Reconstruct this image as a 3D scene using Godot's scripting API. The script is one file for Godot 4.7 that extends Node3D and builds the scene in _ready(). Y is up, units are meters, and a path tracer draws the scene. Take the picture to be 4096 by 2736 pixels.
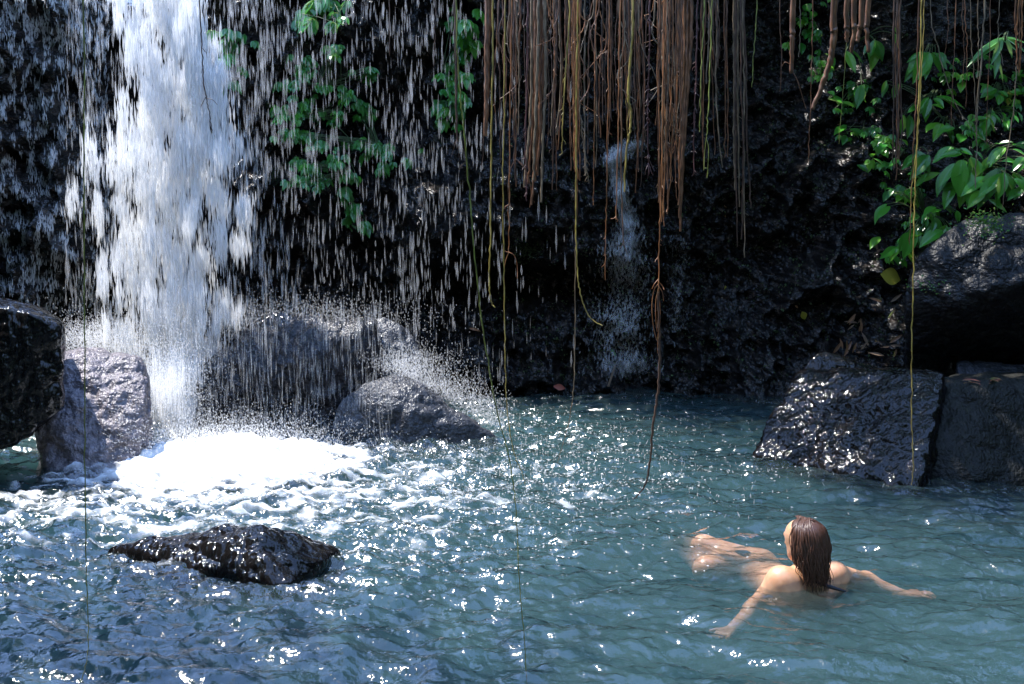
extends Node3D
# A jungle plunge pool: a waterfall on the left, a dark wet cliff hung with aerial roots, boulders, a swimmer.
const F := 1119.0
const K := 0.43635
const EYE := Vector3(0, 1.7, 0)
var pitch := -atan(112.0 / 1119.0)
var rng := RandomNumberGenerator.new()
var M := {}
var taken := {}
var n_big: FastNoiseLite
var n_mid: FastNoiseLite
var n_fine: FastNoiseLite
var n_tiny: FastNoiseLite
var n_ridge: FastNoiseLite
var w1: FastNoiseLite
var w2: FastNoiseLite
var w3: FastNoiseLite
var w4: FastNoiseLite


func _ready():
	rng.seed = 20240611
	# --- camera
	var cam := Camera3D.new()
	cam.name = "camera"
	cam.fov = 34.0
	cam.near = 0.05
	cam.far = 400.0
	cam.position = EYE
	cam.rotation.x = pitch
	add_child(cam)
	# --- sky, air, exposure
	var we := WorldEnvironment.new()
	we.name = "world_environment"
	var env := Environment.new()
	env.background_mode = Environment.BG_SKY
	var sky := Sky.new()
	var sm := ProceduralSkyMaterial.new()
	sm.sky_top_color = Color(0.56, 0.71, 0.98)
	sm.sky_horizon_color = Color(0.84, 0.91, 1.0)
	sm.sky_curve = 0.25
	sm.ground_bottom_color = Color(0.05, 0.06, 0.05)
	sm.ground_horizon_color = Color(0.10, 0.12, 0.10)
	sm.sky_energy_multiplier = 1.25
	sm.energy_multiplier = 1.0
	sky.sky_material = sm
	env.sky = sky
	env.background_energy_multiplier = 1.0
	env.tonemap_mode = Environment.TONE_MAPPER_LINEAR
	env.tonemap_exposure = 2.5
	env.volumetric_fog_enabled = true
	env.volumetric_fog_density = 0.0
	env.sdfgi_enabled = true
	env.ssao_enabled = true
	env.ssil_enabled = true
	we.environment = env
	add_child(we)
	# --- sun: high, from the left and a little beyond the cliff
	var sun := DirectionalLight3D.new()
	sun.name = "sun"
	sun.light_energy = 1.55
	sun.light_color = Color(1.0, 0.98, 0.95)
	sun.light_angular_distance = 0.53
	sun.shadow_enabled = true
	sun.basis = Basis.looking_at(-Vector3(-0.37, 0.87, -0.19).normalized(), Vector3.UP)
	add_child(sun)
	make_noises()
	make_materials()
	build_setting()
	build_rocks()
	build_falls()
	build_roots()
	build_trees()
	build_plants()
	build_litter()
	build_swimmer()


# ---------------------------------------------------------------- helpers
func ray(vx: float, vy: float) -> Vector3:
	return Vector3((vx * K - 512.0) / F, -(vy * K - 342.0) / F, -1.0).rotated(Vector3.RIGHT, pitch)


func at(vx: float, vy: float, d: float) -> Vector3:
	var r := ray(vx, vy)
	return EYE + r * (d / -r.z)


func aty(vx: float, vy: float, y: float) -> Vector3:
	var r := ray(vx, vy)
	return EYE + r * ((y - EYE.y) / r.y)


func on_cliff(vx: float, vy: float, off := 0.0) -> Vector3:
	var d := 11.0
	for i in 8:
		var p := at(vx, vy, d)
		d = lerpf(d, cliff_d(p.x, p.y) - off, 0.8)
	return at(vx, vy, d)


func sm(a: float, b: float, x: float) -> float:
	return smoothstep(a, b, x)


func hump(c: float, w: float, x: float) -> float:
	var t := absf(x - c) / w
	return 0.0 if t >= 1.0 else 0.5 + 0.5 * cos(t * PI)


func noise(s: int, freq: float, oct := 3, kind := FastNoiseLite.TYPE_SIMPLEX_SMOOTH, frac := FastNoiseLite.FRACTAL_FBM) -> FastNoiseLite:
	var n := FastNoiseLite.new()
	n.seed = s
	n.frequency = freq
	n.noise_type = kind
	n.fractal_type = frac
	n.fractal_octaves = oct
	return n


func noise_tex(n: FastNoiseLite, size: int, ramp: Gradient = null) -> NoiseTexture2D:
	var t := NoiseTexture2D.new()
	t.width = size
	t.height = size
	t.seamless = true
	t.noise = n
	t.generate_mipmaps = false
	if ramp:
		t.color_ramp = ramp
	return t


func ramp(stops: Array) -> Gradient:
	var g := Gradient.new()
	var o := PackedFloat32Array()
	var c := PackedColorArray()
	for s in stops:
		o.append(s[0])
		c.append(s[1])
	g.offsets = o
	g.colors = c
	return g


func lin(r: float, g: float, b: float, a := 1.0) -> Color:
	var c := Color(r, g, b).linear_to_srgb()
	c.a = a
	return c


func calc_normals(v: PackedVector3Array, idx: PackedInt32Array) -> PackedVector3Array:
	var n := PackedVector3Array()
	n.resize(v.size())
	for t in range(0, idx.size(), 3):
		var a := idx[t]
		var b := idx[t + 1]
		var c := idx[t + 2]
		var f := (v[c] - v[a]).cross(v[b] - v[a])
		n[a] += f
		n[b] += f
		n[c] += f
	for i in n.size():
		n[i] = n[i].normalized()
	return n


func to_mesh(v: PackedVector3Array, idx: PackedInt32Array, n = null, uv = null, col = null) -> ArrayMesh:
	var a := []
	a.resize(Mesh.ARRAY_MAX)
	a[Mesh.ARRAY_VERTEX] = v
	a[Mesh.ARRAY_INDEX] = idx
	a[Mesh.ARRAY_NORMAL] = calc_normals(v, idx) if n == null else n
	if uv != null:
		a[Mesh.ARRAY_TEX_UV] = uv
	if col != null:
		a[Mesh.ARRAY_COLOR] = col
	var m := ArrayMesh.new()
	m.add_surface_from_arrays(Mesh.PRIMITIVE_TRIANGLES, a)
	return m


func grid_index(nx: int, ny: int, idx: PackedInt32Array, start := 0) -> void:
	for j in ny - 1:
		for i in nx - 1:
			var a := start + j * nx + i
			idx.append_array([a, a + 1, a + nx + 1, a, a + nx + 1, a + nx])


func numbered(called: String) -> String:
	var k: int = taken.get(called, 0)
	taken[called] = k + 1
	return called if k == 0 else "%s_%03d" % [called, k]


func tag(o: Node, label := "", category := "", group := "", kind := "") -> void:
	if label:
		o.set_meta("label", label)
	if category:
		o.set_meta("category", category)
	if group:
		o.set_meta("group", group)
	if kind:
		o.set_meta("kind", kind)


func obj(called: String, mesh: Mesh, mat: Material, parent: Node = null) -> MeshInstance3D:
	var o := MeshInstance3D.new()
	o.mesh = mesh
	o.material_override = mat
	if parent == null:
		o.name = numbered(called)
		add_child(o, true)
	else:
		o.name = called
		parent.add_child(o, true)
	return o


func base(called: String, where := Vector3.ZERO) -> Node3D:
	var o := Node3D.new()
	o.name = numbered(called)
	o.position = where
	add_child(o, true)
	return o


func scatter(called: String, mesh: Mesh, mat: Material, where: Array) -> MultiMeshInstance3D:
	var mm := MultiMesh.new()
	mm.transform_format = MultiMesh.TRANSFORM_3D
	mm.mesh = mesh
	mm.instance_count = where.size()
	for i in where.size():
		mm.set_instance_transform(i, where[i])
	var o := MultiMeshInstance3D.new()
	o.name = numbered(called)
	o.multimesh = mm
	o.material_override = mat
	add_child(o, true)
	return o


# a swept tube through points, radius per point
func tube(v: PackedVector3Array, idx: PackedInt32Array, pts: Array, rad: Array, sides := 5) -> void:
	var n := pts.size()
	var start := v.size()
	var side := Vector3.RIGHT
	for i in n:
		var dir: Vector3 = (pts[mini(i + 1, n - 1)] - pts[maxi(i - 1, 0)]).normalized()
		side = (side - dir * side.dot(dir))
		if side.length() < 0.01:
			side = dir.cross(Vector3.FORWARD)
		side = side.normalized()
		var up := dir.cross(side)
		for k in sides:
			var a := TAU * k / sides
			v.append(pts[i] + (side * cos(a) + up * sin(a)) * float(rad[i]))
	for i in n - 1:
		for k in sides:
			var a := start + i * sides + k
			var b := start + i * sides + (k + 1) % sides
			idx.append_array([a, a + sides, b, b, a + sides, b + sides])
	for e in [0, n - 1]:
		var c := v.size()
		v.append(pts[e])
		for k in sides:
			var a: int = start + e * sides + k
			var b: int = start + e * sides + (k + 1) % sides
			if e == 0:
				idx.append_array([c, a, b])
			else:
				idx.append_array([c, b, a])


# smooth path through way points
func path(way: Array, per := 8) -> Array:
	var out := []
	for i in way.size() - 1:
		var a: Vector3 = way[maxi(i - 1, 0)]
		var b: Vector3 = way[i]
		var c: Vector3 = way[i + 1]
		var e: Vector3 = way[mini(i + 2, way.size() - 1)]
		for k in per:
			out.append(b.cubic_interpolate(c, a, e, float(k) / per))
	out.append(way[-1])
	return out


func make_noises():
	n_big = noise(3, 0.45, 2)
	n_mid = noise(5, 1.7, 3)
	n_ridge = noise(7, 1.1, 3, FastNoiseLite.TYPE_SIMPLEX_SMOOTH, FastNoiseLite.FRACTAL_RIDGED)
	n_fine = noise(9, 6.0, 3)
	n_tiny = noise(11, 17.0, 2)
	w1 = noise(21, 1.1, 2)
	w2 = noise(22, 3.6, 2)
	w3 = noise(23, 10.0, 2)
	w4 = noise(24, 27.0, 1)


# ---------------------------------------------------------------- materials
func mat(color: Color, rough: float) -> StandardMaterial3D:
	var m := StandardMaterial3D.new()
	m.albedo_color = color
	m.roughness = rough
	return m


func rock_mat(dark: Color, light: Color, rough: float, relief: float, scale := 1.4) -> StandardMaterial3D:
	var m := mat(Color.WHITE, rough)
	m.albedo_texture = noise_tex(noise(31, 0.02, 5), 512, ramp([[0.25, dark], [0.55, dark.lerp(light, 0.4)], [0.8, light]]))
	m.heightmap_enabled = true
	m.heightmap_texture = T.grit
	m.heightmap_scale = relief
	m.metallic_specular = 0.36
	m.uv1_triplanar = true
	m.uv1_world_triplanar = true
	m.uv1_scale = Vector3.ONE * scale
	return m


var T := {}


func make_materials():
	T.grit = noise_tex(noise(41, 0.022, 3), 1024)
	T.lumps = noise_tex(noise(43, 0.017, 3), 512)
	T.ripple = noise_tex(noise(42, 0.02, 4), 512)
	M.cliff = rock_mat(lin(0.004, 0.004, 0.004), lin(0.046, 0.036, 0.030), 0.24, 2.6, 1.1)
	M.cliff.metallic_specular = 0.5
	M.cliff.uv1_triplanar = false
	M.cliff.uv1_world_triplanar = false
	M.rock_wet = rock_mat(lin(0.004, 0.0035, 0.0035), lin(0.012, 0.010, 0.0095), 0.08, 1.5, 1.5)
	M.rock_wet.heightmap_texture = T.lumps
	M.rock_wet.uv1_scale = Vector3(1.9, 1.0, 1.9)
	M.rock_grey = rock_mat(lin(0.03, 0.032, 0.038), lin(0.09, 0.09, 0.10), 0.24, 1.4, 1.6)
	M.rock_pink = rock_mat(lin(0.08, 0.073, 0.082), lin(0.26, 0.23, 0.25), 0.3, 1.6, 1.5)
	M.rock_mid = rock_mat(lin(0.010, 0.010, 0.012), lin(0.036, 0.035, 0.040), 0.22, 1.3, 1.6)
	M.rock_matte = rock_mat(lin(0.005, 0.005, 0.004), lin(0.014, 0.014, 0.009), 0.6, 1.6, 1.5)  # blackish and much rougher than the wet rock
	M.rock_dark = rock_mat(lin(0.006, 0.006, 0.007), lin(0.02, 0.02, 0.023), 0.42, 2.2, 1.1)
	M.gorge = rock_mat(lin(0.012, 0.02, 0.008), lin(0.04, 0.06, 0.025), 0.8, 4.0, 0.5)
	# water: a clear skin over a murky body of water
	var w := mat(lin(0.05, 0.085, 0.085, 0.15), 0.11)
	w.transparency = BaseMaterial3D.TRANSPARENCY_ALPHA
	w.heightmap_enabled = true
	w.heightmap_texture = T.ripple
	w.heightmap_scale = 0.85
	w.uv1_scale = Vector3(1.1, 1.1, 1.1)
	M.water = w
	M.bed = mat(lin(0.05, 0.09, 0.08), 0.9)
	var f := mat(lin(0.88, 0.91, 0.95), 0.35)
	f.backlight_enabled = true
	f.backlight = Color(0.7, 0.72, 0.75)
	f.transparency = BaseMaterial3D.TRANSPARENCY_ALPHA
	f.vertex_color_use_as_albedo = true
	M.foam = f
	var d := mat(lin(0.85, 0.89, 0.96), 0.2)
	d.backlight_enabled = true
	d.backlight = Color(0.8, 0.82, 0.85)
	M.drop = d
	var g := mat(lin(0.93, 0.95, 0.97, 0.36), 0.3)
	g.backlight_enabled = true
	g.backlight = Color(1.0, 1.0, 1.0)
	g.transparency = BaseMaterial3D.TRANSPARENCY_ALPHA
	M.gob = g
	var h := mat(lin(0.88, 0.91, 0.95, 0.10), 0.3)
	h.backlight_enabled = true
	h.backlight = Color(1.0, 1.0, 1.0)
	h.transparency = BaseMaterial3D.TRANSPARENCY_ALPHA
	M.veil = h
	var mi := mat(lin(0.92, 0.94, 0.97, 0.2), 0.3)
	mi.transparency = BaseMaterial3D.TRANSPARENCY_ALPHA
	mi.backlight_enabled = true
	mi.backlight = Color(1.0, 1.0, 1.0)
	M.mist = mi
	for c in [["root_brown", 0.16, 0.065, 0.025], ["root_dark", 0.07, 0.035, 0.02], ["root_orange", 0.32, 0.12, 0.035], ["root_yellow", 0.38, 0.27, 0.05], ["root_green", 0.22, 0.24, 0.04], ["root_tan", 0.2, 0.14, 0.08], ["root_red", 0.09, 0.03, 0.025], ["root_pale", 0.45, 0.40, 0.28]]:
		var rm := mat(Color.WHITE, 0.45)
		var a := lin(c[1], c[2], c[3])
		rm.albedo_texture = noise_tex(noise(51, 0.05, 3), 128, ramp([[0.3, a.darkened(0.35)], [0.6, a], [0.8, a.lightened(0.12)]]))
		rm.uv1_triplanar = true
		rm.uv1_world_triplanar = true
		rm.uv1_scale = Vector3(6, 1.5, 6)
		M[c[0]] = rm
	for c in [["leaf_deep", 0.014, 0.075, 0.016, 0.22], ["leaf_mid", 0.025, 0.14, 0.015, 0.24], ["leaf_bright", 0.045, 0.22, 0.016, 0.26], ["leaf_young", 0.10, 0.29, 0.02, 0.3], ["leaf_creeper", 0.022, 0.15, 0.02, 0.28], ["leaf_yellow", 0.35, 0.30, 0.03, 0.5], ["leaf_dead", 0.22, 0.09, 0.04, 0.5], ["leaf_red", 0.25, 0.05, 0.03, 0.5], ["leaf_bamboo", 0.06, 0.20, 0.05, 0.35]]:
		var lm := mat(lin(c[1], c[2], c[3]), c[4])
		lm.backlight_enabled = true
		lm.backlight = Color(0.5, 0.6, 0.35)
		M[c[0]] = lm
	M.moss = mat(lin(0.03, 0.055, 0.012), 0.9)
	M.stem = mat(lin(0.04, 0.07, 0.02), 0.6)
	M.twig = mat(lin(0.16, 0.10, 0.06), 0.7)
	M.bark = mat(lin(0.06, 0.045, 0.03), 0.9)
	var sk := mat(lin(0.58, 0.32, 0.19), 0.36)
	sk.subsurf_scatter_enabled = true
	sk.subsurf_scatter_strength = 0.15
	sk.albedo_texture = noise_tex(noise(61, 0.02, 3), 256, ramp([[0.2, Color(0.92, 0.88, 0.86)], [0.7, Color(1, 1, 1)]]))
	sk.uv1_triplanar = true
	sk.uv1_scale = Vector3(3, 3, 3)
	M.skin = sk
	M.hair = mat(lin(0.055, 0.021, 0.011), 0.45)
	M.cloth = mat(lin(0.008, 0.009, 0.016), 0.6)
	M.eye = mat(lin(0.6, 0.58, 0.55), 0.15)


# ---------------------------------------------------------------- the setting
func cliff_d(x: float, y: float) -> float:
	var d := 12.15
	d -= 0.75 * sm(-1.4, -3.4, x)
	d -= 0.7 * sm(-3.7, -4.5, x) * sm(0.4, 1.2, y)
	d -= 0.5 * (1.0 - sm(-0.1, 0.95, y))
	var mid := sm(-1.5, -0.9, x) * (1.0 - sm(0.9, 1.6, x))
	d += 0.55 * mid * hump(1.08, 0.35, y)
	d -= 0.4 * mid * hump(1.8, 0.6, y)
	d += 0.35 * sm(2.2, 3.0, y)
	d -= 2.0 * sm(2.2, 5.4, x)
	d += 0.30 * (y - 0.8) * sm(1.6, 4.0, x)
	d += n_big.get_noise_2d(x, y * 1.3) * 0.4
	d -= absf(n_ridge.get_noise_2d(x * 1.2, y * 0.9)) * 0.34 - 0.1
	d += n_mid.get_noise_2d(x, y * 1.4) * 0.26
	d += n_fine.get_noise_2d(x, y) * 0.075
	d += n_tiny.get_noise_2d(x, y) * 0.026
	# the rim, cut lower where the stream comes over
	var rim := 4.7 - 0.5 * sm(-0.9, -1.8, x) - 0.25 * sm(-3.2, -4.0, x)
	if y > rim:
		d += pow(y - rim, 1.5) * (2.2 + 6.0 * sm(-0.9, -1.8, x))
	return d


func wave(x: float, z: float) -> float:
	# livelier round the foot of the fall
	var r := Vector2(x + 1.6, z + 8.2).length()
	var k := 0.75 + 1.1 * exp(-r * r / 9.0)
	# calmer round the swimmer, with the rings she sends out
	var q := Vector2(x - 1.35, z + 5.25).length()
	var calm := 1.0 - 0.55 * exp(-q * q / 0.35)
	k *= calm
	var h := w1.get_noise_2d(x * 0.8, z * 1.3) * 0.05 * calm
	h += w2.get_noise_2d(x * 0.8, z * 1.5) * 0.030 * k
	h += w3.get_noise_2d(x * 0.7, z * 1.5) * 0.0135 * k
	h += w4.get_noise_2d(x * 0.8, z * 1.4) * 0.0048 * k
	h += 0.006 * sin(q * 38.0) * exp(-q * 1.6) * sm(0.1, 0.4, q)
	return h


func axis(parts: Array) -> PackedFloat32Array:
	var a := PackedFloat32Array()
	for p in parts:
		var n: int = maxi(1, int(round((p[1] - p[0]) / p[2])))
		for i in n:
			a.append(lerpf(p[0], p[1], float(i) / n))
	a.append(parts[-1][1])
	return a


func build_setting():
	# cliff
	var xs := axis([[-9.0, -5.8, 0.15], [-5.8, 5.8, 0.022], [5.8, 9.0, 0.15]])
	var ys := axis([[-1.8, -0.25, 0.2], [-0.25, 4.6, 0.022], [4.6, 7.5, 0.12]])
	ys.reverse()
	var v := PackedVector3Array()
	var uv := PackedVector2Array()
	for y in ys:
		for x in xs:
			v.append(Vector3(x, y, -cliff_d(x, y)))
			uv.append(Vector2(x, -y))
	var idx := PackedInt32Array()
	grid_index(xs.size(), ys.size(), idx)
	var c := obj("cliff", to_mesh(v, idx, null, uv), M.cliff)
	tag(c, "", "", "", "structure")
	# pool surface
	xs = axis([[-9.0, -6.0, 0.2], [-6.0, 6.0, 0.019], [6.0, 9.0, 0.2]])
	var zs := axis([[-13.4, -12.2, 0.1], [-12.2, -3.6, 0.019], [-3.6, 1.5, 0.1]])
	v = PackedVector3Array()
	uv = PackedVector2Array()
	for z in zs:
		for x in xs:
			uv.append(Vector2(x, z))
			v.append(Vector3(x, wave(x, z), z))
	idx = PackedInt32Array()
	grid_index(xs.size(), zs.size(), idx)
	tag(obj("water", to_mesh(v, idx, null, uv), M.water), "", "", "", "structure")
	# murk under the surface
	var fog := FogVolume.new()
	fog.name = "water_depth"
	fog.shape = RenderingServer.FOG_VOLUME_SHAPE_BOX
	fog.size = Vector3(18, 1.6, 15)
	fog.position = Vector3(0, -0.85, -6.0)
	var fm := FogMaterial.new()
	fm.density = 2.8
	fm.albedo = Color(0.31, 0.48, 0.50)
	fog.material = fm
	tag(fog, "", "", "", "structure")
	add_child(fog)
	# bed
	xs = axis([[-9.5, 9.5, 0.4]])
	zs = axis([[-14.0, 3.0, 0.4]])
	v = PackedVector3Array()
	for z in zs:
		for x in xs:
			v.append(Vector3(x, -1.5 + n_mid.get_noise_2d(x, z) * 0.15 + 1.9 * sm(-1.2, 2.0, z), z))
	idx = PackedInt32Array()
	grid_index(xs.size(), zs.size(), idx)
	tag(obj("ground", to_mesh(v, idx), M.bed), "", "", "", "structure")
	# the rest of the gorge, outside the picture: side walls and the slope behind the viewer
	for s in [[Vector3(-8.2, 0, -14), Vector3(-6.6, 0, 9), 8.0], [Vector3(6.6, 0, 9), Vector3(8.2, 0, -14), 7.0], [Vector3(-8, 0, 7.5), Vector3(8, 0, 7.5), 6.0]]:
		var a: Vector3 = s[0]
		var b: Vector3 = s[1]
		var along := (b - a).normalized()
		var out := along.cross(Vector3.UP) * -1.0
		v = PackedVector3Array()
		var nx := 60
		var ny := 24
		for j in ny:
			for i in nx:
				var y: float = lerpf(s[2], -1.6, float(j) / (ny - 1))
				var p := a.lerp(b, float(i) / (nx - 1))
				p.y = y
				p += out * (n_big.get_noise_3d(p.x, y, p.z) * 0.9 + n_mid.get_noise_3d(p.x, y, p.z) * 0.4 - y * 0.16)
				v.append(p)
		idx = PackedInt32Array()
		grid_index(nx, ny, idx)
		tag(obj("gorge_wall", to_mesh(v, idx), M.gorge), "", "", "", "structure")


# ---------------------------------------------------------------- rocks
# planes of the convex hull of a few corner points
func hull_planes(p: Array) -> Array:
	var out := []
	var n := p.size()
	for i in n:
		for j in range(i + 1, n):
			for k in range(j + 1, n):
				var q: Vector3 = (p[j] - p[i]).cross(p[k] - p[i])
				if q.length() < 1e-6:
					continue
				q = q.normalized()
				var lo := 1e9
				var hi := -1e9
				for m in n:
					var s: float = q.dot(p[m] - p[i])
					lo = minf(lo, s)
					hi = maxf(hi, s)
				if hi < 1e-4 or lo > -1e-4:
					if lo > -1e-4:
						q = -q
					var dup := false
					for o in out:
						if o[0].dot(q) > 0.9995:
							dup = true
					if not dup:
						out.append([q, q.dot(p[i])])
	return out


# a boulder: corner points joined into a hull, edges worn round, surface broken by noise
func rock(called: String, label: String, pts: Array, m: Material, res := 70, worn := 14.0, rough := 1.0, sd := 0.0, grooves := 0.0) -> MeshInstance3D:
	var c := Vector3.ZERO
	for q in pts:
		c += q
	c /= pts.size()
	var planes := hull_planes(pts)
	var pn := PackedVector3Array()
	var pd := PackedFloat32Array()
	for q in planes:
		pn.append(q[0])
		pd.append(maxf(0.03, q[1] - q[0].dot(c)))
	var np := pn.size()
	var v := PackedVector3Array()
	var idx := PackedInt32Array()
	var faces := [[Vector3.RIGHT, Vector3.UP, Vector3.BACK], [Vector3.LEFT, Vector3.UP, Vector3.FORWARD], [Vector3.UP, Vector3.BACK, Vector3.RIGHT], [Vector3.DOWN, Vector3.BACK, Vector3.LEFT], [Vector3.BACK, Vector3.UP, Vector3.LEFT], [Vector3.FORWARD, Vector3.UP, Vector3.RIGHT]]
	for f in faces:
		var start := v.size()
		for j in res:
			for i in res:
				var a := tan((float(i) / (res - 1) - 0.5) * PI / 2)
				var b := tan((float(j) / (res - 1) - 0.5) * PI / 2)
				var dir: Vector3 = (f[0] + f[1] * -b + f[2] * -a).normalized()
				var s := 0.0
				for k in np:
					var t := pn[k].dot(dir)
					if t > 0.0:
						s += pow(t / pd[k], worn)
				var r := pow(s, -1.0 / worn)
				var p := c + dir * r
				var q := p + Vector3(sd, sd * 0.7, 0)
				var e := n_mid.get_noise_3dv(q) * 0.045 - absf(n_ridge.get_noise_3dv(q * 1.6)) * 0.06 + 0.02
				e += n_fine.get_noise_3dv(q * 0.7) * 0.017 + n_tiny.get_noise_3dv(q * 0.8) * 0.008
				if grooves > 0.0:
					e += n_tiny.get_noise_3d(q.x * 1.3, q.y * 0.35, q.z * 1.0) * grooves
				v.append(p + dir * e * rough)
		grid_index(res, res, idx, start)
	# join the seams of the six sheets by position so that normals run across them
	var n := calc_normals(v, idx)
	var seen := {}
	for i in v.size():
		var key := Vector3i((v[i] * 5000.0).round())
		if seen.has(key):
			seen[key] += n[i]
		else:
			seen[key] = n[i]
	for i in v.size():
		n[i] = seen[Vector3i((v[i] * 5000.0).round())].normalized()
	for i in v.size():
		v[i] -= c
	var o := obj(called, to_mesh(v, idx, n), m)
	o.position = c
	tag(o, label, "rock")
	return o


func pts(a: Array) -> Array:
	var out := []
	for q in a:
		out.append(at(q[0], q[1], q[2]))
	return out


# the same corners pushed down under the water
func sunk(a: Array, y := -0.6) -> Array:
	var out := []
	for q in a:
		var p := at(q[0], q[1], q[2])
		out.append(Vector3(p.x, y, p.z))
	return out


func build_rocks():
	# right: wet glinting boulder
	var front := [[1712, 1042, 8.35], [1900, 1080, 7.75], [2105, 1118, 7.3]]
	var p := pts(front + [[1790, 965, 8.45], [1832, 846, 8.75], [1890, 842, 8.8], [1990, 848, 8.5], [2090, 842, 8.15], [2175, 862, 8.05], [2150, 960, 7.6], [1900, 848, 9.5], [2150, 850, 9.3]])
	p += sunk(front + [[1850, 900, 9.3], [2200, 1000, 8.6], [2160, 1000, 7.5]])
	rock("boulder", "big wet glinting black boulder standing in the pool on the right", p, M.rock_wet, 110, 32.0, 0.75, 3.0, 0.016)
	p = pts([[1835, 850, 9.0], [1852, 825, 9.05], [1888, 800, 9.1], [1905, 822, 9.0], [1990, 846, 8.9], [2040, 852, 9.1], [1840, 900, 8.95], [2000, 890, 8.85], [1890, 806, 9.4], [1990, 840, 9.7], [1850, 850, 9.6]])
	p += sunk([[1850, 900, 9.0], [2020, 900, 9.0], [1860, 860, 9.6], [2000, 860, 9.7]], 0.2)
	rock("boulder", "small peaked black rock rising behind the wet glinting boulder", p, M.rock_wet, 50, 32.0, 0.5, 5.0)
	# right: its matte dark neighbour
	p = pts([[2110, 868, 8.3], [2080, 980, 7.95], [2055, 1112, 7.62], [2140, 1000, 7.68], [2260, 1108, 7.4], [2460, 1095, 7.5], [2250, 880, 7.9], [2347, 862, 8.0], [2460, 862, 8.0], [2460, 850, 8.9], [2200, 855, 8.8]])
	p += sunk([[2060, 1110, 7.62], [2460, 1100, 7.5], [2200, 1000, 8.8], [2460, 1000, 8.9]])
	rock("boulder", "matte blackish brown boulder with dead leaves on top, at the right edge", p, M.rock_matte, 70, 36.0, 0.7, 9.0)
	# pale slab behind it
	p = pts([[2190, 838, 9.1], [2205, 826, 9.3], [2260, 826, 9.3], [2340, 838, 9.2], [2420, 840, 9.2], [2200, 870, 9.0], [2420, 880, 8.95], [2200, 850, 9.9], [2420, 850, 9.9]])
	p += sunk([[2200, 870, 9.0], [2420, 870, 9.0]], 0.15)
	rock("boulder", "pale grey wet slab lying under the big overhanging boulder", p, M.rock_grey, 50, 36.0, 0.5, 15.0)
	# big boulder on the right with an overhang
	p = pts([[2078, 612, 9.1], [2062, 720, 9.15], [2075, 850, 9.5], [2130, 570, 9.0], [2210, 505, 9.1], [2347, 486, 9.0], [2520, 480, 9.0], [2200, 690, 8.75], [2347, 640, 8.55], [2520, 640, 8.5], [2300, 870, 9.7], [2520, 880, 9.7], [2230, 500, 10.4], [2520, 480, 10.6], [2120, 860, 10.6], [2520, 860, 10.8]])
	rock("boulder", "huge dark overhanging boulder with a mossy crown below the leafy plants", p, M.rock_dark, 90, 24.0, 1.0, 21.0)
	# left: dark block
	p = pts([[-160, 690, 7.5], [0, 695, 7.45], [70, 712, 7.4], [138, 738, 7.5], [152, 850, 7.45], [147, 930, 7.5], [70, 1000, 7.4], [0, 1032, 7.35], [-160, 1045, 7.3], [-160, 680, 8.6], [60, 690, 8.5], [140, 740, 8.3], [140, 920, 8.2], [-160, 1020, 8.4], [40, 1010, 8.1]])
	rock("boulder", "black square-shouldered boulder at the left edge, jutting out over the water", p, M.rock_wet, 90, 36.0, 0.9, 33.0)
	# left: paler rock washed by spray
	p = pts([[100, 1082, 7.75], [260, 1080, 7.75], [315, 1010, 7.9], [335, 905, 8.1], [330, 835, 8.3], [300, 806, 8.4], [215, 815, 8.35], [150, 800, 8.4], [80, 800, 8.5], [90, 900, 8.0], [150, 800, 9.2], [320, 812, 9.1], [335, 900, 9.0]])
	p += sunk([[90, 1080, 7.75], [270, 1080, 7.75], [340, 950, 8.3], [340, 950, 9.0], [80, 900, 9.2]])
	rock("boulder", "lavender grey rock washed by spray between the black boulder and the fall", p, M.rock_pink, 80, 28.0, 1.1, 41.0)
	# middle: broad rock under the fall, dark front
	p = pts([[398, 905, 9.45], [440, 842, 9.45], [520, 790, 9.50], [600, 740, 9.65], [680, 726, 9.65], [780, 770, 9.45], [870, 728, 9.75], [885, 800, 9.65], [600, 842, 9.20], [740, 800, 9.20], [770, 900, 9.30], [430, 1000, 9.40], [765, 1005, 9.35], [440, 850, 10.45], [870, 735, 10.55]])
	p += sunk([[400, 1000, 9.55], [770, 1000, 9.40], [400, 900, 10.45], [880, 900, 10.55]])
	rock("boulder", "broad dark rock with lit sloping top and black front under the falling veil", p, M.rock_mid, 100, 32.0, 1.2, 52.0)
	# a knob on its crest
	p = pts([[600, 735, 9.7], [618, 714, 9.75], [660, 712, 9.75], [682, 735, 9.7], [600, 760, 9.6], [690, 760, 9.6], [620, 730, 10.1], [670, 730, 10.1], [600, 800, 10.0], [690, 800, 10.0]])
	rock("boulder", "small dark knob of rock on the crest behind the broad dark rock", p, M.rock_wet, 36, 28.0, 0.5, 57.0)
	# ridge behind, right
	p = pts([[770, 748, 10.0], [830, 726, 10.1], [885, 728, 10.0], [880, 800, 9.8], [975, 850, 9.8], [900, 780, 9.8], [960, 785, 9.9], [780, 800, 9.7], [780, 750, 10.6], [960, 790, 10.6]])
	p += sunk([[780, 900, 9.8], [1010, 900, 9.8], [780, 900, 10.6], [1010, 900, 10.6]])
	rock("boulder", "dusky rock in the mist behind the grey sloping rock", p, M.rock_grey, 60, 28.0, 1.0, 63.0)
	# grey sloping rock
	p = pts([[765, 1005, 8.95], [768, 925, 9.05], [800, 890, 9.1], [870, 860, 9.2], [925, 856, 9.2], [962, 882, 9.1], [1035, 935, 9.1], [1105, 975, 9.05], [1142, 992, 9.1], [950, 1012, 8.85], [930, 930, 8.9], [860, 870, 9.9], [1000, 930, 9.9]])
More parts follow.
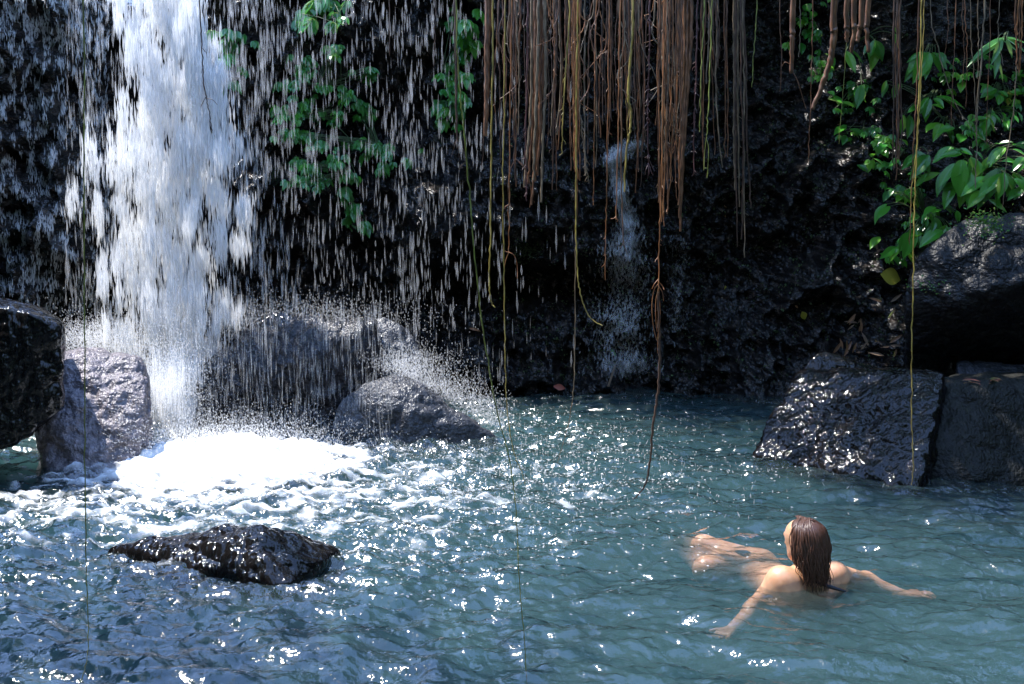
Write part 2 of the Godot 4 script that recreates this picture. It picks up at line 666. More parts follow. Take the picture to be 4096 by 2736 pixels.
	p += sunk([[762, 1005, 8.95], [950, 1012, 8.8], [1160, 1000, 9.1], [780, 950, 9.9], [1120, 960, 9.8]])
	rock("boulder", "grey rock with a long slope down to the right, streaming with spray", p, M.rock_grey, 90, 30.0, 0.9, 71.0)
	# foreground rock
	p = pts([[236, 1252, 5.88], [330, 1232, 5.85], [480, 1215, 5.75], [555, 1192, 5.72], [640, 1196, 5.7], [705, 1218, 5.7], [800, 1250, 5.85], [735, 1290, 5.45], [690, 1330, 5.25], [640, 1348, 5.18], [540, 1318, 5.3], [400, 1292, 5.5], [600, 1240, 5.4]])
	p += sunk([[236, 1262, 5.85], [640, 1355, 5.15], [800, 1262, 5.8], [400, 1300, 5.45], [500, 1230, 6.3], [700, 1230, 6.2]], -0.4)
	rock("boulder", "low black rock breaking the surface in the foreground foam", p, M.rock_wet, 120, 28.0, 0.8, 83.0)


# ---------------------------------------------------------------- falling water, foam and spray
func spindle() -> ArrayMesh:
	# a falling gob of water: blunt below, drawn out above
	var v := PackedVector3Array([Vector3(0, 0.5, 0), Vector3(0, -0.5, 0)])
	for k in 4:
		var a := TAU * k / 4
		v.append(Vector3(cos(a) * 0.5, -0.12, sin(a) * 0.5))
	var idx := PackedInt32Array()
	for k in 4:
		idx.append_array([0, 2 + k, 2 + (k + 1) % 4, 1, 2 + (k + 1) % 4, 2 + k])
	return to_mesh(v, idx)


func gauss() -> float:
	return rng.randfn(0.0, 1.0)


func keyed(k: Array, y: float) -> float:
	for i in k.size() - 1:
		if y <= k[i + 1][0]:
			return lerpf(k[i][1], k[i + 1][1], clampf((y - k[i][0]) / (k[i + 1][0] - k[i][0]), 0, 1))
	return k[-1][1]


func streak(p: Vector3, w: float, l: float, lean := 0.03) -> Transform3D:
	var b := Basis.from_euler(Vector3(gauss() * lean, rng.randf() * TAU, gauss() * lean))
	return Transform3D(b.scaled_local(Vector3(w, l, w)), p)


func build_falls():
	var sp := spindle()
	# main column
	var left := [[-60, 270], [0, 265], [150, 240], [300, 195], [450, 165], [600, 175], [760, 225], [900, 310], [1010, 330]]
	var right := [[-60, 455], [0, 470], [150, 500], [300, 575], [450, 610], [600, 570], [760, 545], [900, 480], [1010, 500]]
	var where := []
	for c in 330:
		var vy := rng.randf_range(-70, 960)
		var t := clampf(0.5 + gauss() * 0.24, 0.0, 1.0)
		if vy < 280 and rng.randf() < 0.35:
			t = clampf(0.82 + gauss() * 0.06, 0, 1)
		var vx := lerpf(keyed(left, vy), keyed(right, vy), t)
		var hw := rng.randf_range(4, 12)
		var hh := rng.randf_range(12, 34)
		if vy > 860:
			vx = lerpf(vx, 385.0, 0.4)
		var n := int(rng.randf_range(25, 150))
		var dc := 9.75 + gauss() * 0.18 - 0.55 * sm(780, 1000, vy)
		for k in n:
			var p := at(vx + gauss() * hw, vy + gauss() * hh, dc + gauss() * 0.08)
			where.append(streak(p, rng.randf_range(0.007, 0.020), rng.randf_range(0.07, 0.18)))
	var o := scatter("waterfall", sp, M.gob, where)
	tag(o, "white column of falling water breaking into gobs down the left cliff", "waterfall", "", "stuff")
	# veil of loose drops to its right and left
	where = []
	for k in 10500:
		var vx := 0.0
		var vy := rng.randf_range(-60, 985)
		var u := rng.randf()
		if u < 0.38:
			vx = 520 + absf(gauss()) * 190
		elif u < 0.50:
			vx = 945 + gauss() * 45
		elif u < 0.94:
			vx = rng.randf_range(150, 620)
		else:
			vx = 1010 + absf(gauss()) * 120
			vy = rng.randf_range(-60, 880)
		if vx > 1340:
			continue
		if vy > 690 and vx > 395 and vx < 900 and rng.randf() < 0.6:
			continue
		var patch := w2.get_noise_2d(vx * 0.006, vy * 0.0025)
		if patch < rng.randf_range(-0.45, 0.25):
			continue
		var p := at(vx, vy, 9.55 + gauss() * 0.3)
		if p.y < 0.02:
			continue
		var fat := pow(rng.randf(), 2.2)
		where.append(streak(p, 0.005 + 0.019 * fat, 0.05 + 0.19 * rng.randf() * (0.4 + 0.6 * fat)))
	for k in 1900:
		var vx := rng.randf_range(395, 900)
		var vy := rng.randf_range(690, 1000)
		if w2.get_noise_2d(vx * 0.01, vy * 0.004) < rng.randf_range(-0.5, 0.3):
			continue
		where.append(streak(at(vx, vy, 8.86 + gauss() * 0.1), rng.randf_range(0.005, 0.011), rng.randf_range(0.06, 0.22)))
	o = scatter("water_veil", sp, M.veil, where)
	tag(o, "thin veil of falling drops spread to the right of the waterfall", "falling water", "", "stuff")
	# water running down the rock face at the upper left
	where = []
	for k in 15000:
		var vx := rng.randf_range(-20, 250)
		var vy := rng.randf_range(-20, 720)
		if w3.get_noise_2d(vx * 0.0035, vy * 0.0016) + 0.25 * hump(60, 120, vy) + 0.12 * sm(450, 650, vy) < rng.randf_range(-0.15, 0.45):
			continue
		var p := on_cliff(vx, vy, 0.012)
		where.append(streak(p, rng.randf_range(0.005, 0.014), rng.randf_range(0.02, 0.11), 0.12))
	o = scatter("rock_rivulets", sp, M.gob, where)
	tag(o, "water trickling in white beads down the rock face at the upper left", "trickle", "", "stuff")
	# small side cascade in the middle of the cliff
	where = []
	var way := [[1468, 328], [1420, 350], [1400, 365], [1418, 420], [1432, 480], [1440, 520], [1428, 580], [1430, 640], [1425, 700], [1415, 760], [1425, 830], [1440, 850]]
	for k in 7000:
		var t := rng.randf() * (way.size() - 1)
		var i := int(t)
		var vx := lerpf(way[i][0], way[i + 1][0], t - i)
		var vy := lerpf(way[i][1], way[i + 1][1], t - i)
		if w2.get_noise_2d(vx * 0.02 + k % 7, vy * 0.012) < rng.randf_range(-0.5, 0.2):
			continue
		var wide := 9.0 + 26.0 * sm(480, 640, vy)
		var p := on_cliff(vx + gauss() * wide, vy + gauss() * 10, 0.02)
		where.append(streak(p, rng.randf_range(0.008, 0.022), rng.randf_range(0.03, 0.1), 0.3))
	for k in 500:
		var p := on_cliff(1555 + gauss() * 14, rng.randf_range(540, 760), 0.02)
		where.append(streak(p, rng.randf_range(0.004, 0.01), rng.randf_range(0.02, 0.06), 0.2))
	o = scatter("side_cascade", sp, M.mist, where)
	tag(o, "narrow pale trickle tumbling down the dark cliff behind the hanging roots", "trickle", "", "stuff")
	# spray: fine droplets hanging over the foot of the fall and along the grey rock
	where = []
	var spots := [[330, 830, 9.5, 130, 50, 14000], [390, 900, 9.0, 40, 70, 11000], [230, 775, 9.7, 70, 22, 8000], [470, 1020, 8.3, 150, 26, 16000], [640, 730, 9.9, 150, 26, 5000], [560, 980, 8.8, 120, 26, 3500], [930, 830, 9.55, 50, 22, 2500]]
	for s in spots:
		for k in s[5]:
			var p := at(s[0] + gauss() * s[3], s[1] + gauss() * s[4], s[2] + gauss() * 0.2)
			if p.y > 0.0:
				var q := rng.randf_range(0.005, 0.010)
				where.append(Transform3D(Basis().scaled(Vector3(q, q * 1.6, q)), p))
	for k in 5000:
		var t := pow(rng.randf(), 0.8)
		var vx := lerpf(890, 1150, t)
		var vy := lerpf(838, 985, pow(t, 1.1))
		var p := at(vx + gauss() * 22, vy - absf(gauss()) * (18 + 26 * t) * (1.0 + w3.get_noise_2d(t * 0.6, 4.0)) + 5, 9.3 + gauss() * 0.12)
		if p.y > 0.0:
			var q := rng.randf_range(0.005, 0.010)
			where.append(Transform3D(Basis().scaled(Vector3(q, q * 1.6, q)), p))
	for k in 700:
		var p := at(290 + gauss() * 40, 1010 + gauss() * 45, 7.95 + gauss() * 0.2)
		if p.y > 0.0:
			var q := rng.randf_range(0.003, 0.010)
			where.append(Transform3D(Basis.from_euler(Vector3(0, 0, 1.2)).scaled_local(Vector3(q, q * 2.2, q)), p))
	o = scatter("spray", sp, M.mist, where)
	tag(o, "fine white spray hanging over the foot of the waterfall", "spray", "", "stuff")
	foam()
	splashes(sp)


func foam_field(x: float, z: float, web: FastNoiseLite, lump: FastNoiseLite) -> float:
	var a := Vector2((x + 2.1) / 0.85, (z + 8.05) / 0.55).length_squared()
	var b := Vector2((x + 2.2) / 2.5, (z + 6.9) / 1.4).length_squared()
	var c := Vector2((x + 0.9) / 2.2, (z + 7.3) / 1.5).length_squared()
	var f := 1.5 * exp(-a) + 0.56 * exp(-b) + 0.2 * exp(-c)
	f += lump.get_noise_2d(x, z * 1.9) * 0.8
	f += (web.get_noise_2d(x, z * 1.5) + 0.55) * 0.35
	return f - 0.55


func foam():
	var web := noise(71, 2.6, 1, FastNoiseLite.TYPE_CELLULAR, FastNoiseLite.FRACTAL_NONE)
	web.cellular_return_type = FastNoiseLite.RETURN_DISTANCE2_SUB
	web.cellular_return_type = FastNoiseLite.RETURN_DISTANCE
	var lump := noise(72, 3.6, 5)
	var curd := noise(73, 5.0, 4)
	var s := 0.014
	var nx := 430
	var nz := 350
	var val := PackedFloat32Array()
	var v := PackedVector3Array()
	var col := PackedColorArray()
	for j in nz:
		for i in nx:
			var x := -4.9 + i * s
			var z := -9.4 + j * s
			var f := foam_field(x, z, web, lump)
			val.append(f)
			var core := exp(-Vector2((x + 2.1) / 0.75, (z + 8.2) / 0.5).length_squared())
			var h := wave(x, z) + 0.004 + 0.022 * clampf(f, -0.3, 0.8)
			h += core * (0.11 + 0.05 * curd.get_noise_2d(x * 0.5, z * 0.7)) + 0.026 * clampf(f, 0, 1) * curd.get_noise_2d(x + 9, z * 1.4)
			v.append(Vector3(x, h, z))
			col.append(Color(1, 1, 1, sm(0.0, 0.75, f)))
	var idx := PackedInt32Array()
	for j in nz - 1:
		for i in nx - 1:
			var a := j * nx + i
			if val[a] + val[a + 1] + val[a + nx] + val[a + nx + 1] > 0.0:
				idx.append_array([a, a + 1, a + nx + 1, a, a + nx + 1, a + nx])
	var o := obj("foam", to_mesh(v, idx, null, null, col), M.foam)
	tag(o, "white churned foam boiling on the pool below the waterfall", "foam", "", "stuff")


func splashes(sp: Mesh):
	# where drops strike the pool: little upright jets and flecks of froth
	var where := []
	for k in 4200:
		var p := aty(1150 + gauss() * 300, 1040 + gauss() * 75, 0.0)
		if p.z < -11.5 or p.z > -5.0:
			continue
		p.y = wave(p.x, p.z) + 0.006
		if rng.randf() < 0.45:
			where.append(streak(p, rng.randf_range(0.003, 0.008), rng.randf_range(0.01, 0.045), 0.4))
		else:
			var w := rng.randf_range(0.008, 0.035)
			where.append(Transform3D(Basis.from_euler(Vector3(0, rng.randf() * TAU, 0)).scaled_local(Vector3(w, 0.006, w * 0.5)), p))
	for k in 3000:
		var p := aty(600 + gauss() * 420, 1190 + gauss() * 90, 0.0)
		if p.z < -10.5 or p.z > -4.0:
			continue
		p.y = wave(p.x, p.z) + 0.003
		var w := rng.randf_range(0.006, 0.028)
		where.append(Transform3D(Basis.from_euler(Vector3(0, rng.randf() * TAU, 0)).scaled_local(Vector3(w, 0.005, w * 0.5)), p))
	var o := scatter("splashes", sp, M.gob, where)
	tag(o, "small splashes and flecks where drops strike the middle of the pool", "splash", "", "stuff")


# ---------------------------------------------------------------- aerial roots
# one hanging root through picture points at depth d, carried up out of the picture to the limbs above
func root(label: String, pts2: Array, d: float, wide: float, m: Material, group := "", fuzz := 0, ends := [], called := "aerial_root") -> void:
	var way := []
	var first := at(pts2[0][0], pts2[0][1], d)
	if pts2[0][1] <= 5:
		way.append(Vector3(first.x + gauss() * 0.03, 5.55, first.z + gauss() * 0.05))
		way.append(Vector3(first.x, lerpf(first.y, 5.55, 0.4), first.z))
	for i in pts2.size():
		var q: Array = pts2[i]
		way.append(at(q[0], q[1], q[2] if q.size() > 2 else d))
	var pl := path(way, 9)
	var px := d / F * K  # metres of one picture unit at this depth
	var v := PackedVector3Array()
	var idx := PackedInt32Array()
	var rad := []
	for i in pl.size():
		var t := float(i) / (pl.size() - 1)
		if i > 0 and i < pl.size() - 1:
			pl[i] += Vector3(gauss(), 0, gauss()) * px * 0.8
		rad.append(wide * px * 0.5 * (1.0 - 0.45 * t * t) * rng.randf_range(0.9, 1.1))
	if group:
		var amp := rng.randf_range(0.5, 5.0) * px
		var fq := rng.randf_range(4.0, 11.0)
		var ph := rng.randf() * TAU
		for i in pl.size():
			var t := float(i) / (pl.size() - 1)
			pl[i] += Vector3(sin(t * fq + ph), 0, cos(t * fq * 0.8 + ph)) * amp * t
	tube(v, idx, pl, rad, 6)
	for k in fuzz:
		var i := int(pow(rng.randf(), 0.7) * (pl.size() - 1))
		var a: Vector3 = pl[i]
		var l := rng.randf_range(6, 16) * px
		var e := a + Vector3(gauss() * 0.5, -0.8, gauss() * 0.5).normalized() * l
		tube(v, idx, [a, a.lerp(e, 0.5) + Vector3(gauss(), 0, gauss()) * px * 2, e], [0.7 * px, 0.6 * px, 0.3 * px], 4)
	for b in ends:
		var bw := []
		for q in b:
			bw.append(at(q[0], q[1], d + gauss() * 0.01))
		var bp := path(bw, 7)
		var br := []
		for i in bp.size():
			br.append(px * 1.0 * (1.0 - 0.4 * i / bp.size()))
		tube(v, idx, bp, br, 5)
	var c: Vector3 = way[0]
	for i in v.size():
		v[i] -= c
	var o := obj(called, to_mesh(v, idx), m)
	o.position = c
	tag(o, label, "aerial root", group)


func build_roots():
	var Y: Material = M.root_yellow
	var G: Material = M.root_green
	var B: Material = M.root_brown
	var D: Material = M.root_dark
	var O: Material = M.root_orange
	var N: Material = M.root_tan
	var R: Material = M.root_red
	root("long thin vine hanging in front of the waterfall, its tip curling at the bottom edge", [[189, 0], [192, 400], [193, 800], [195, 1150], [198, 1330], [202, 1450], [198, 1520], [183, 1566]], 3.7, 3.2, G)
	root("short dark twig-ended root hanging before the bright part of the fall", [[457, 0], [462, 100], [467, 190], [474, 232], [480, 262], [486, 305]], 6.0, 3.0, D, "", 0, [[[473, 226], [486, 228], [498, 240]], [[472, 222], [464, 236], [460, 246]], [[464, 110], [468, 116], [474, 122]], [[466, 150], [463, 160], [462, 168]]])
	root("slender green vine slanting down across the middle to the bottom edge", [[1046, 0], [1049, 130], [1056, 230], [1064, 310], [1078, 470], [1094, 650], [1112, 790], [1140, 950], [1160, 1020], [1175, 1100], [1184, 1200], [1190, 1330], [1200, 1450], [1210, 1590]], 4.2, 3.4, G)
	root("dark brown root at the left end of the root curtain, forked yellow tip", [[1043, 0], [1045, 160], [1048, 320]], 8.5, 8.0, D, "", 8, [[[1048, 316], [1042, 335], [1034, 360]], [[1048, 316], [1050, 345], [1054, 372]]])
	root("thick soft brown root beside the creeper column", [[1119, 0], [1117, 120], [1115, 230], [1112, 312]], 9.2, 15.0, B)
	root("yellow root running down beside the thick brown one to a hooked tip", [[1129, 0], [1128, 200], [1125, 400], [1123, 560], [1121, 640], [1125, 688], [1134, 705]], 7.6, 4.0, Y)
	root("very long fine root reaching down to the pool, its end bent right", [[1158, 0], [1155, 240], [1153, 430], [1155, 620], [1157, 760], [1160, 900], [1170, 1000], [1184, 1055], [1197, 1085], [1205, 1115]], 6.4, 2.8, Y)
	root("brown root ending in a three-way yellow fork in mid-air", [[1173, 0], [1169, 260], [1167, 450], [1166, 578]], 7.2, 3.0, O, "", 6, [[[1166, 578], [1158, 576], [1151, 571]], [[1166, 578], [1178, 585], [1185, 605], [1186, 638]], [[1166, 578], [1158, 600], [1155, 630], [1157, 662]]])
	root("fine brown root ending in a green arch like a wishbone", [[1181, 0], [1183, 180], [1182, 362]], 7.3, 2.6, B, "", 5, [[[1182, 364], [1171, 385], [1165, 420], [1166, 455], [1172, 475]], [[1182, 364], [1198, 378], [1211, 405], [1217, 440], [1214, 476]], [[1182, 365], [1200, 383], [1210, 402], [1217, 403]]])
	root("fuzzy dark red root with a bristling pale tip left of the thick brown bundle", [[1210, 0], [1207, 200], [1204, 330], [1207, 460]], 7.8, 4.5, R, "", 60)
	for k in 7:
		var x := 1217.0 + k * 5.2
		root("brown strand of the thick root bundle beside the wishbone root", [[x, 0], [x + gauss() * 2, 160], [x - 4 + gauss() * 3, 300], [x - 10 + gauss() * 5, rng.randf_range(400, 470)]], 9.3 + gauss() * 0.06, 8.5, B if k % 3 else N, "strands of the thick brown root bundle", 3)
	root("yellow root ending among grey rootlets left of the orange bundle", [[1306, 0], [1296, 160], [1290, 280], [1289, 352]], 7.6, 3.6, Y, "", 16)
	for k in 6:
		var x := 1313.0 + k * 3.1
		root("orange strand of the tight root bundle in the middle of the curtain", [[x, 0], [x - 1 + gauss(), 150], [1318 + gauss() * 3, 320], [1319 + gauss() * 3, rng.randf_range(380, 500)]], 7.0 + gauss() * 0.03, 3.2, O, "strands of the orange root bundle", 2)
	root("orange and yellow root of the bundle sweeping right to a lone curled tip", [[1324, 0], [1321, 250], [1320, 460], [1321, 580], [1326, 650], [1338, 700], [1355, 730], [1381, 746]], 6.9, 3.4, Y)
	root("thin brown root continuing below the orange bundle to the water", [[1320, 400], [1319, 560], [1318, 700], [1317, 830], [1310, 930], [1296, 1000], [1277, 1062]], 6.95, 2.4, N)
	root("straight fine root just right of the orange bundle", [[1366, 0], [1363, 200], [1361, 350], [1360, 470]], 7.5, 2.6, O, "", 4)
	root("stray pale root crossing down to the left toward the orange bundle", [[1362, 0], [1349, 50], [1338, 90], [1329, 122]], 8.2, 3.2, N)
	root("pale bristly root slanting away to the right below the orange bundle", [[1322, 180], [1330, 260], [1340, 350], [1350, 420]], 7.0, 3.0, N, "", 25)
	root("long straight copper root with a dotted end in the dark gap", [[1397, 0], [1393, 250], [1390, 450], [1388, 560], [1387, 642]], 7.4, 2.6, O, "", 6)
	root("left one of the twin reddish roots with yellow toes", [[1422, 0], [1418, 200], [1415, 380], [1412, 503]], 7.3, 3.4, O, "", 4, [[[1412, 496], [1407, 500], [1400, 501]], [[1412, 500], [1416, 504], [1414, 508]]])
	root("right one of the twin reddish roots, reaching lower to a small fork", [[1430, 0], [1425, 250], [1424, 430], [1428, 560]], 7.3, 3.2, B, "", 4, [[[1428, 558], [1424, 565], [1420, 568]], [[1428, 558], [1433, 568], [1438, 586]]])
	root("olive root with twisted loops hanging before the side cascade", [[1452, 0], [1446, 120], [1440, 220], [1446, 255], [1444, 300], [1436, 345], [1431, 440]], 7.8, 6.0, Y, "", 0, [[[1441, 215], [1434, 235], [1441, 252], [1437, 285], [1440, 330]]])
	root("fuzzy red-brown root ending in a pale feathery tassel", [[1489, 0], [1489, 60], [1486, 180], [1484, 280], [1487, 400]], 7.4, 4.2, R, "", 90, [[[1487, 372], [1480, 390], [1479, 400]], [[1487, 375], [1492, 392], [1497, 402]], [[1487, 380], [1486, 398], [1484, 410]], [[1487, 365], [1495, 382], [1500, 392]]])
	for k in 24:
		var x := 1508.0 + k * 2.6 + gauss() * 2.0
		var mm: Material = [O, B, B, N, B, O][k % 6]
		root("strand of the densest root bundle right of the middle", [[x, 0], [x - 1 + gauss(), 160], [x - 3 + gauss() * 4, 300], [x - 4 + gauss() * 7, rng.randf_range(230, 520)]], 7.4 + k * 0.02 + gauss() * 0.04, rng.randf_range(1.8, 4.4), mm, "strands of the densest root bundle", 5)
	root("longest root of the dense bundle, ending in a drooping yellow tassel", [[1522, 0], [1519, 260], [1516, 440], [1511, 560], [1509, 680]], 7.0, 4.0, O, "", 12, [[[1509, 650], [1499, 665], [1494, 700], [1497, 745], [1505, 780]], [[1509, 655], [1512, 690], [1513, 730], [1508, 770], [1507, 810]], [[1509, 640], [1500, 650], [1494, 662]], [[1509, 645], [1518, 655], [1522, 664]], [[1509, 660], [1503, 690], [1503, 730], [1506, 760]], [[1509, 655], [1518, 670], [1521, 690]]])
	root("dark root dangling to the pool with its end bent to the left", [[1509, 670], [1511, 760], [1512, 850], [1505, 920], [1497, 970], [1492, 1040], [1482, 1100], [1468, 1128], [1450, 1146]], 7.0, 6.0, D)
	for k in 3:
		root("thick soft brown root at the right side of the dense bundle", [[1568 + k * 8, 0], [1566 + k * 7, 130], [1560 + k * 5, 300], [1556 + k * 3, 470 + k * 30]], 9.0, 10.0, B, "thick brown roots beside the dense bundle")
	root("fuzzy dark red root just right of the dense bundle", [[1599, 0], [1596, 150], [1592, 260], [1590, 400]], 8.0, 4.0, R, "", 60)
	root("thin yellow-green root with a bare tip, left of the forked one", [[1614, 0], [1609, 120], [1606, 220], [1603, 302]], 7.2, 3.2, G)
	root("yellow-green root splitting into three fingers right of the dense bundle", [[1632, 0], [1627, 150], [1622, 280], [1619, 318]], 7.0, 3.4, G, "", 0, [[[1619, 316], [1615, 350], [1613, 390]], [[1619, 318], [1624, 340], [1622, 390], [1620, 408]], [[1615, 385], [1622, 386], [1623, 398]]])
	for k in 6:
		var x := 1682.0 + k * 5.0
		root("dark brown strand of the root bundle standing against the black cliff", [[x, 0], [x + gauss() * 3, 180], [x + 3 + gauss() * 4, 330], [x + 6 + gauss() * 4, rng.randf_range(420, 600)]], 9.6 + gauss() * 0.1, 5.0, D if k % 2 else N, "strands of the dark bundle on the cliff", 5)
	root("thin green root on the black cliff right of the dark bundle", [[1735, 0], [1730, 90], [1723, 200]], 8.6, 2.6, G)
	root("thick brown root with a snapped fork above the empty cliff", [[1818, 0], [1816, 90], [1814, 168]], 5.2, 15.0, B, "", 0, [[[1814, 150], [1800, 142], [1792, 152]], [[1814, 160], [1828, 185], [1840, 225], [1848, 250]]])
	root("thick soft brown root bending left to a point, close to the viewer", [[1912, 0], [1912, 70], [1905, 130], [1886, 190], [1862, 250]], 4.6, 17.0, B)
	for k in 4:
		root("thick reddish brown root stub hanging at the top among the leaves", [[1942 + k * 16, 0], [1941 + k * 16, 60], [1940 + k * 15, 95 + k % 2 * 25]], 4.9 + k * 0.1, 14.0, B, "thick root stubs at the top")
	root("hair-thin root right of the snapped fork", [[1864, 0], [1861, 150], [1856, 280], [1853, 378]], 6.8, 2.2, B)
	root("hair-thin yellow root below the root stubs", [[1946, 0], [1940, 90], [1932, 210], [1923, 330]], 6.6, 2.0, G)
	for k in 5:
		var x := 2048.0 + k * 4.0
		root("brown strand of the root bundle before the big-leaved plants", [[x, 0], [x + gauss() * 2, 160], [x + 1 + gauss() * 2, 300], [2054 + gauss() * 3, rng.randf_range(350, 420)]], 7.4 + gauss() * 0.04, 4.2, B if k % 2 else D, "strands of the bundle before the leaves", 3)
	root("long golden vine hanging down in front of the glinting boulder", [[2113, 0], [2109, 150], [2104, 280], [2098, 430], [2094, 600], [2091, 750], [2089, 900], [2091, 1000], [2093, 1075], [2089, 1112]], 6.3, 3.6, Y)
	root("brown companion of the golden vine, ending halfway down", [[2106, 0], [2102, 180], [2096, 300], [2090, 420], [2086, 560]], 6.5, 3.4, B, "", 5)
	root("fine yellow companion crossing the golden vine", [[2119, 0], [2110, 200], [2102, 330], [2088, 450], [2095, 520]], 6.4, 2.2, Y)
	root("fine root crossing diagonally behind the big leaves", [[2132, 0], [2150, 110], [2185, 225], [2225, 290], [2258, 325]], 7.8, 2.4, N)
	for q in [[2173, 2168, 125], [2191, 2183, 290], [2204, 2206, 200], [2212, 2218, 245], [2226, 2234, 280], [2270, 2262, 332], [2240, 2244, 180], [1790, 1786, 210], [1834, 1832, 130], [2290, 2296, 150]]:
		root("fine brown root hanging straight down at the upper right", [[q[0], 0], [(q[0] + q[1]) * 0.5, q[2] * 0.5], [q[1], q[2]]], 7.6 + gauss() * 0.3, 2.4, [B, N][rng.randi() % 2], "fine roots at the upper right")
	root("pale tan root pair hanging before the leafy bush", [[2258, 0], [2250, 120], [2241, 240], [2238, 340], [2236, 432]], 7.2, 4.2, N, "", 3, [[[2247, 160], [2240, 220], [2236, 275]]])
	for k in 4:
		root("reddish strand of the short bundle at the right edge", [[2329 + k * 5, 0], [2328 + k * 4, 90], [2328 + k * 3, 150 + k * 8]], 7.2, 4.0, [B, O][k % 2], "short bundle at the right edge")
	root("fine brown root trailing below the short bundle at the right edge", [[2330, 150], [2322, 260], [2306, 380], [2298, 480]], 7.2, 2.6, N)
	root("short dark root hanging in the veil at the top", [[892, 0], [893, 60], [893, 128]], 8.6, 2.4, D)
	root("fine dark root hanging in the veil left of the creeper column", [[997, 0], [997, 80], [994, 152]], 8.6, 2.6, D)
	# strays that cross the curtain
	for k in 16:
		var x := rng.randf_range(1130, 1680)
		var e := rng.randf_range(90, 260)
		root("crooked stray root crossing the hanging curtain at a slant", [[x, 0], [x + gauss() * 14, e * 0.4], [x + gauss() * 26, e * 0.8], [x + gauss() * 30, e]], rng.randf_range(7.6, 9.4), rng.randf_range(1.6, 3.6), [B, N, O][rng.randi() % 3], "stray roots crossing the curtain", 10)
	# the many thin roots farther back
	for k in 110:
		var x := rng.randf_range(1105, 1690)
		var e := rng.randf_range(120, 450)
		root("thin dim root at the back of the hanging curtain", [[x, 0], [x + gauss() * 3, e * 0.5], [x + gauss() * 5, e]], rng.randf_range(9.4, 10.6), rng.randf_range(2.0, 5.0), [D, D, B, B, N][rng.randi() % 5], "thin roots at the back of the curtain", 2)


# the tree they hang from, out of sight above: limbs across the gorge and a crown
func leaf_cloud(spots: Array, per: int, size: float) -> ArrayMesh:
	var v := PackedVector3Array()
	var idx := PackedInt32Array()
	for s in spots:
		for k in per:
			var p: Vector3 = s[0] + Vector3(gauss(), gauss() * 0.55, gauss()) * float(s[1]) * 0.5
			var b := Basis.from_euler(Vector3(gauss() * 0.7, rng.randf() * TAU, gauss() * 0.7)).scaled(Vector3.ONE * size * rng.randf_range(0.7, 1.3))
			var a := v.size()
			v.append_array([p + b * Vector3(0, 0, -0.5), p + b * Vector3(0.28, 0.04, 0), p + b * Vector3(0, 0, 0.5), p + b * Vector3(-0.28, 0.04, 0)])
			idx.append_array([a, a + 1, a + 2, a, a + 2, a + 3])
	return to_mesh(v, idx)


func build_trees():
	var t := base("banyan_tree", Vector3(3.2, 5.2, -12.6))
	tag(t, "tall tree above the cliff whose limbs carry the aerial roots", "tree")
	var v := PackedVector3Array()
	var idx := PackedInt32Array()
	tube(v, idx, path([Vector3(0, -1.2, -1.5), Vector3(0, 1, -0.6), Vector3(0.2, 3.5, 0)], 5), [0.5, 0.48, 0.46, 0.44, 0.42, 0.4, 0.38, 0.36, 0.34, 0.32, 0.3], 10)
	obj("trunk", to_mesh(v, idx), M.bark, t)
	for z in [-10.4, -9.3, -8.2, -7.3, -6.6, -4.4]:
		v = PackedVector3Array()
		idx = PackedInt32Array()
		var x0 := -3.4 if z > -7.0 else -2.0
		var pl := path([Vector3(3.2, 6.2, -12.6), Vector3(5.0, 5.75, z - 0.4), Vector3(2.0, 5.6, z), Vector3(x0, 5.58, z)], 6)
		var rad := []
		for i in pl.size():
			pl[i] -= t.position
			rad.append(0.09 - 0.07 * i / pl.size())
		tube(v, idx, pl, rad, 7)
		obj("limb", to_mesh(v, idx), M.bark, t)
	var spots := []
	for k in 16:  # unseen clusters added to the crown to shade the mid-cliff ledge
		spots.append([Vector3(rng.randf_range(-2.6, 0.2), rng.randf_range(6.2, 7.2), rng.randf_range(-14.5, -12.0)) - t.position, 0.9])
	for k in 70:
		spots.append([Vector3(rng.randf_range(-0.2, 8.0), rng.randf_range(6.2, 8.2), rng.randf_range(-15.0, -8.5)) - t.position, 0.9])
	obj("crown", leaf_cloud(spots, 260, 0.2), M.leaf_deep, t)
	# forest over the side walls and behind the viewer, which keeps the sky off the faces turned this way
	for s in [[Vector3(-7.6, 5, -5), "tree leaning over the gorge from its left rim"], [Vector3(7.6, 5, -4), "tree leaning over the gorge from its right rim"], [Vector3(-6.5, 4, 1.5), "tree on the slope behind the viewer, far left"], [Vector3(-2.2, 4, 3.6), "tree on the slope behind the viewer, left of the middle"], [Vector3(2.2, 4, 3.6), "tree on the slope behind the viewer, right of the middle"], [Vector3(6.5, 4, 1.5), "tree on the slope behind the viewer, far right"]]:
		var o := base("forest_tree", s[0])
		tag(o, s[1], "tree", "trees round the gorge")
		v = PackedVector3Array()
		idx = PackedInt32Array()
		tube(v, idx, [Vector3(0, -4, 0), Vector3(0, 0, 0), Vector3(0.1, 4.5, 0)], [0.3, 0.26, 0.12], 8)
		obj("trunk", to_mesh(v, idx), M.bark, o)
		spots = []
		for k in 40:
			spots.append([Vector3(gauss() * 1.5, 1.8 + gauss() * 2.0, gauss() * 1.5), 1.1])
		obj("crown", leaf_cloud(spots, 170, 0.3), M.leaf_deep, o)


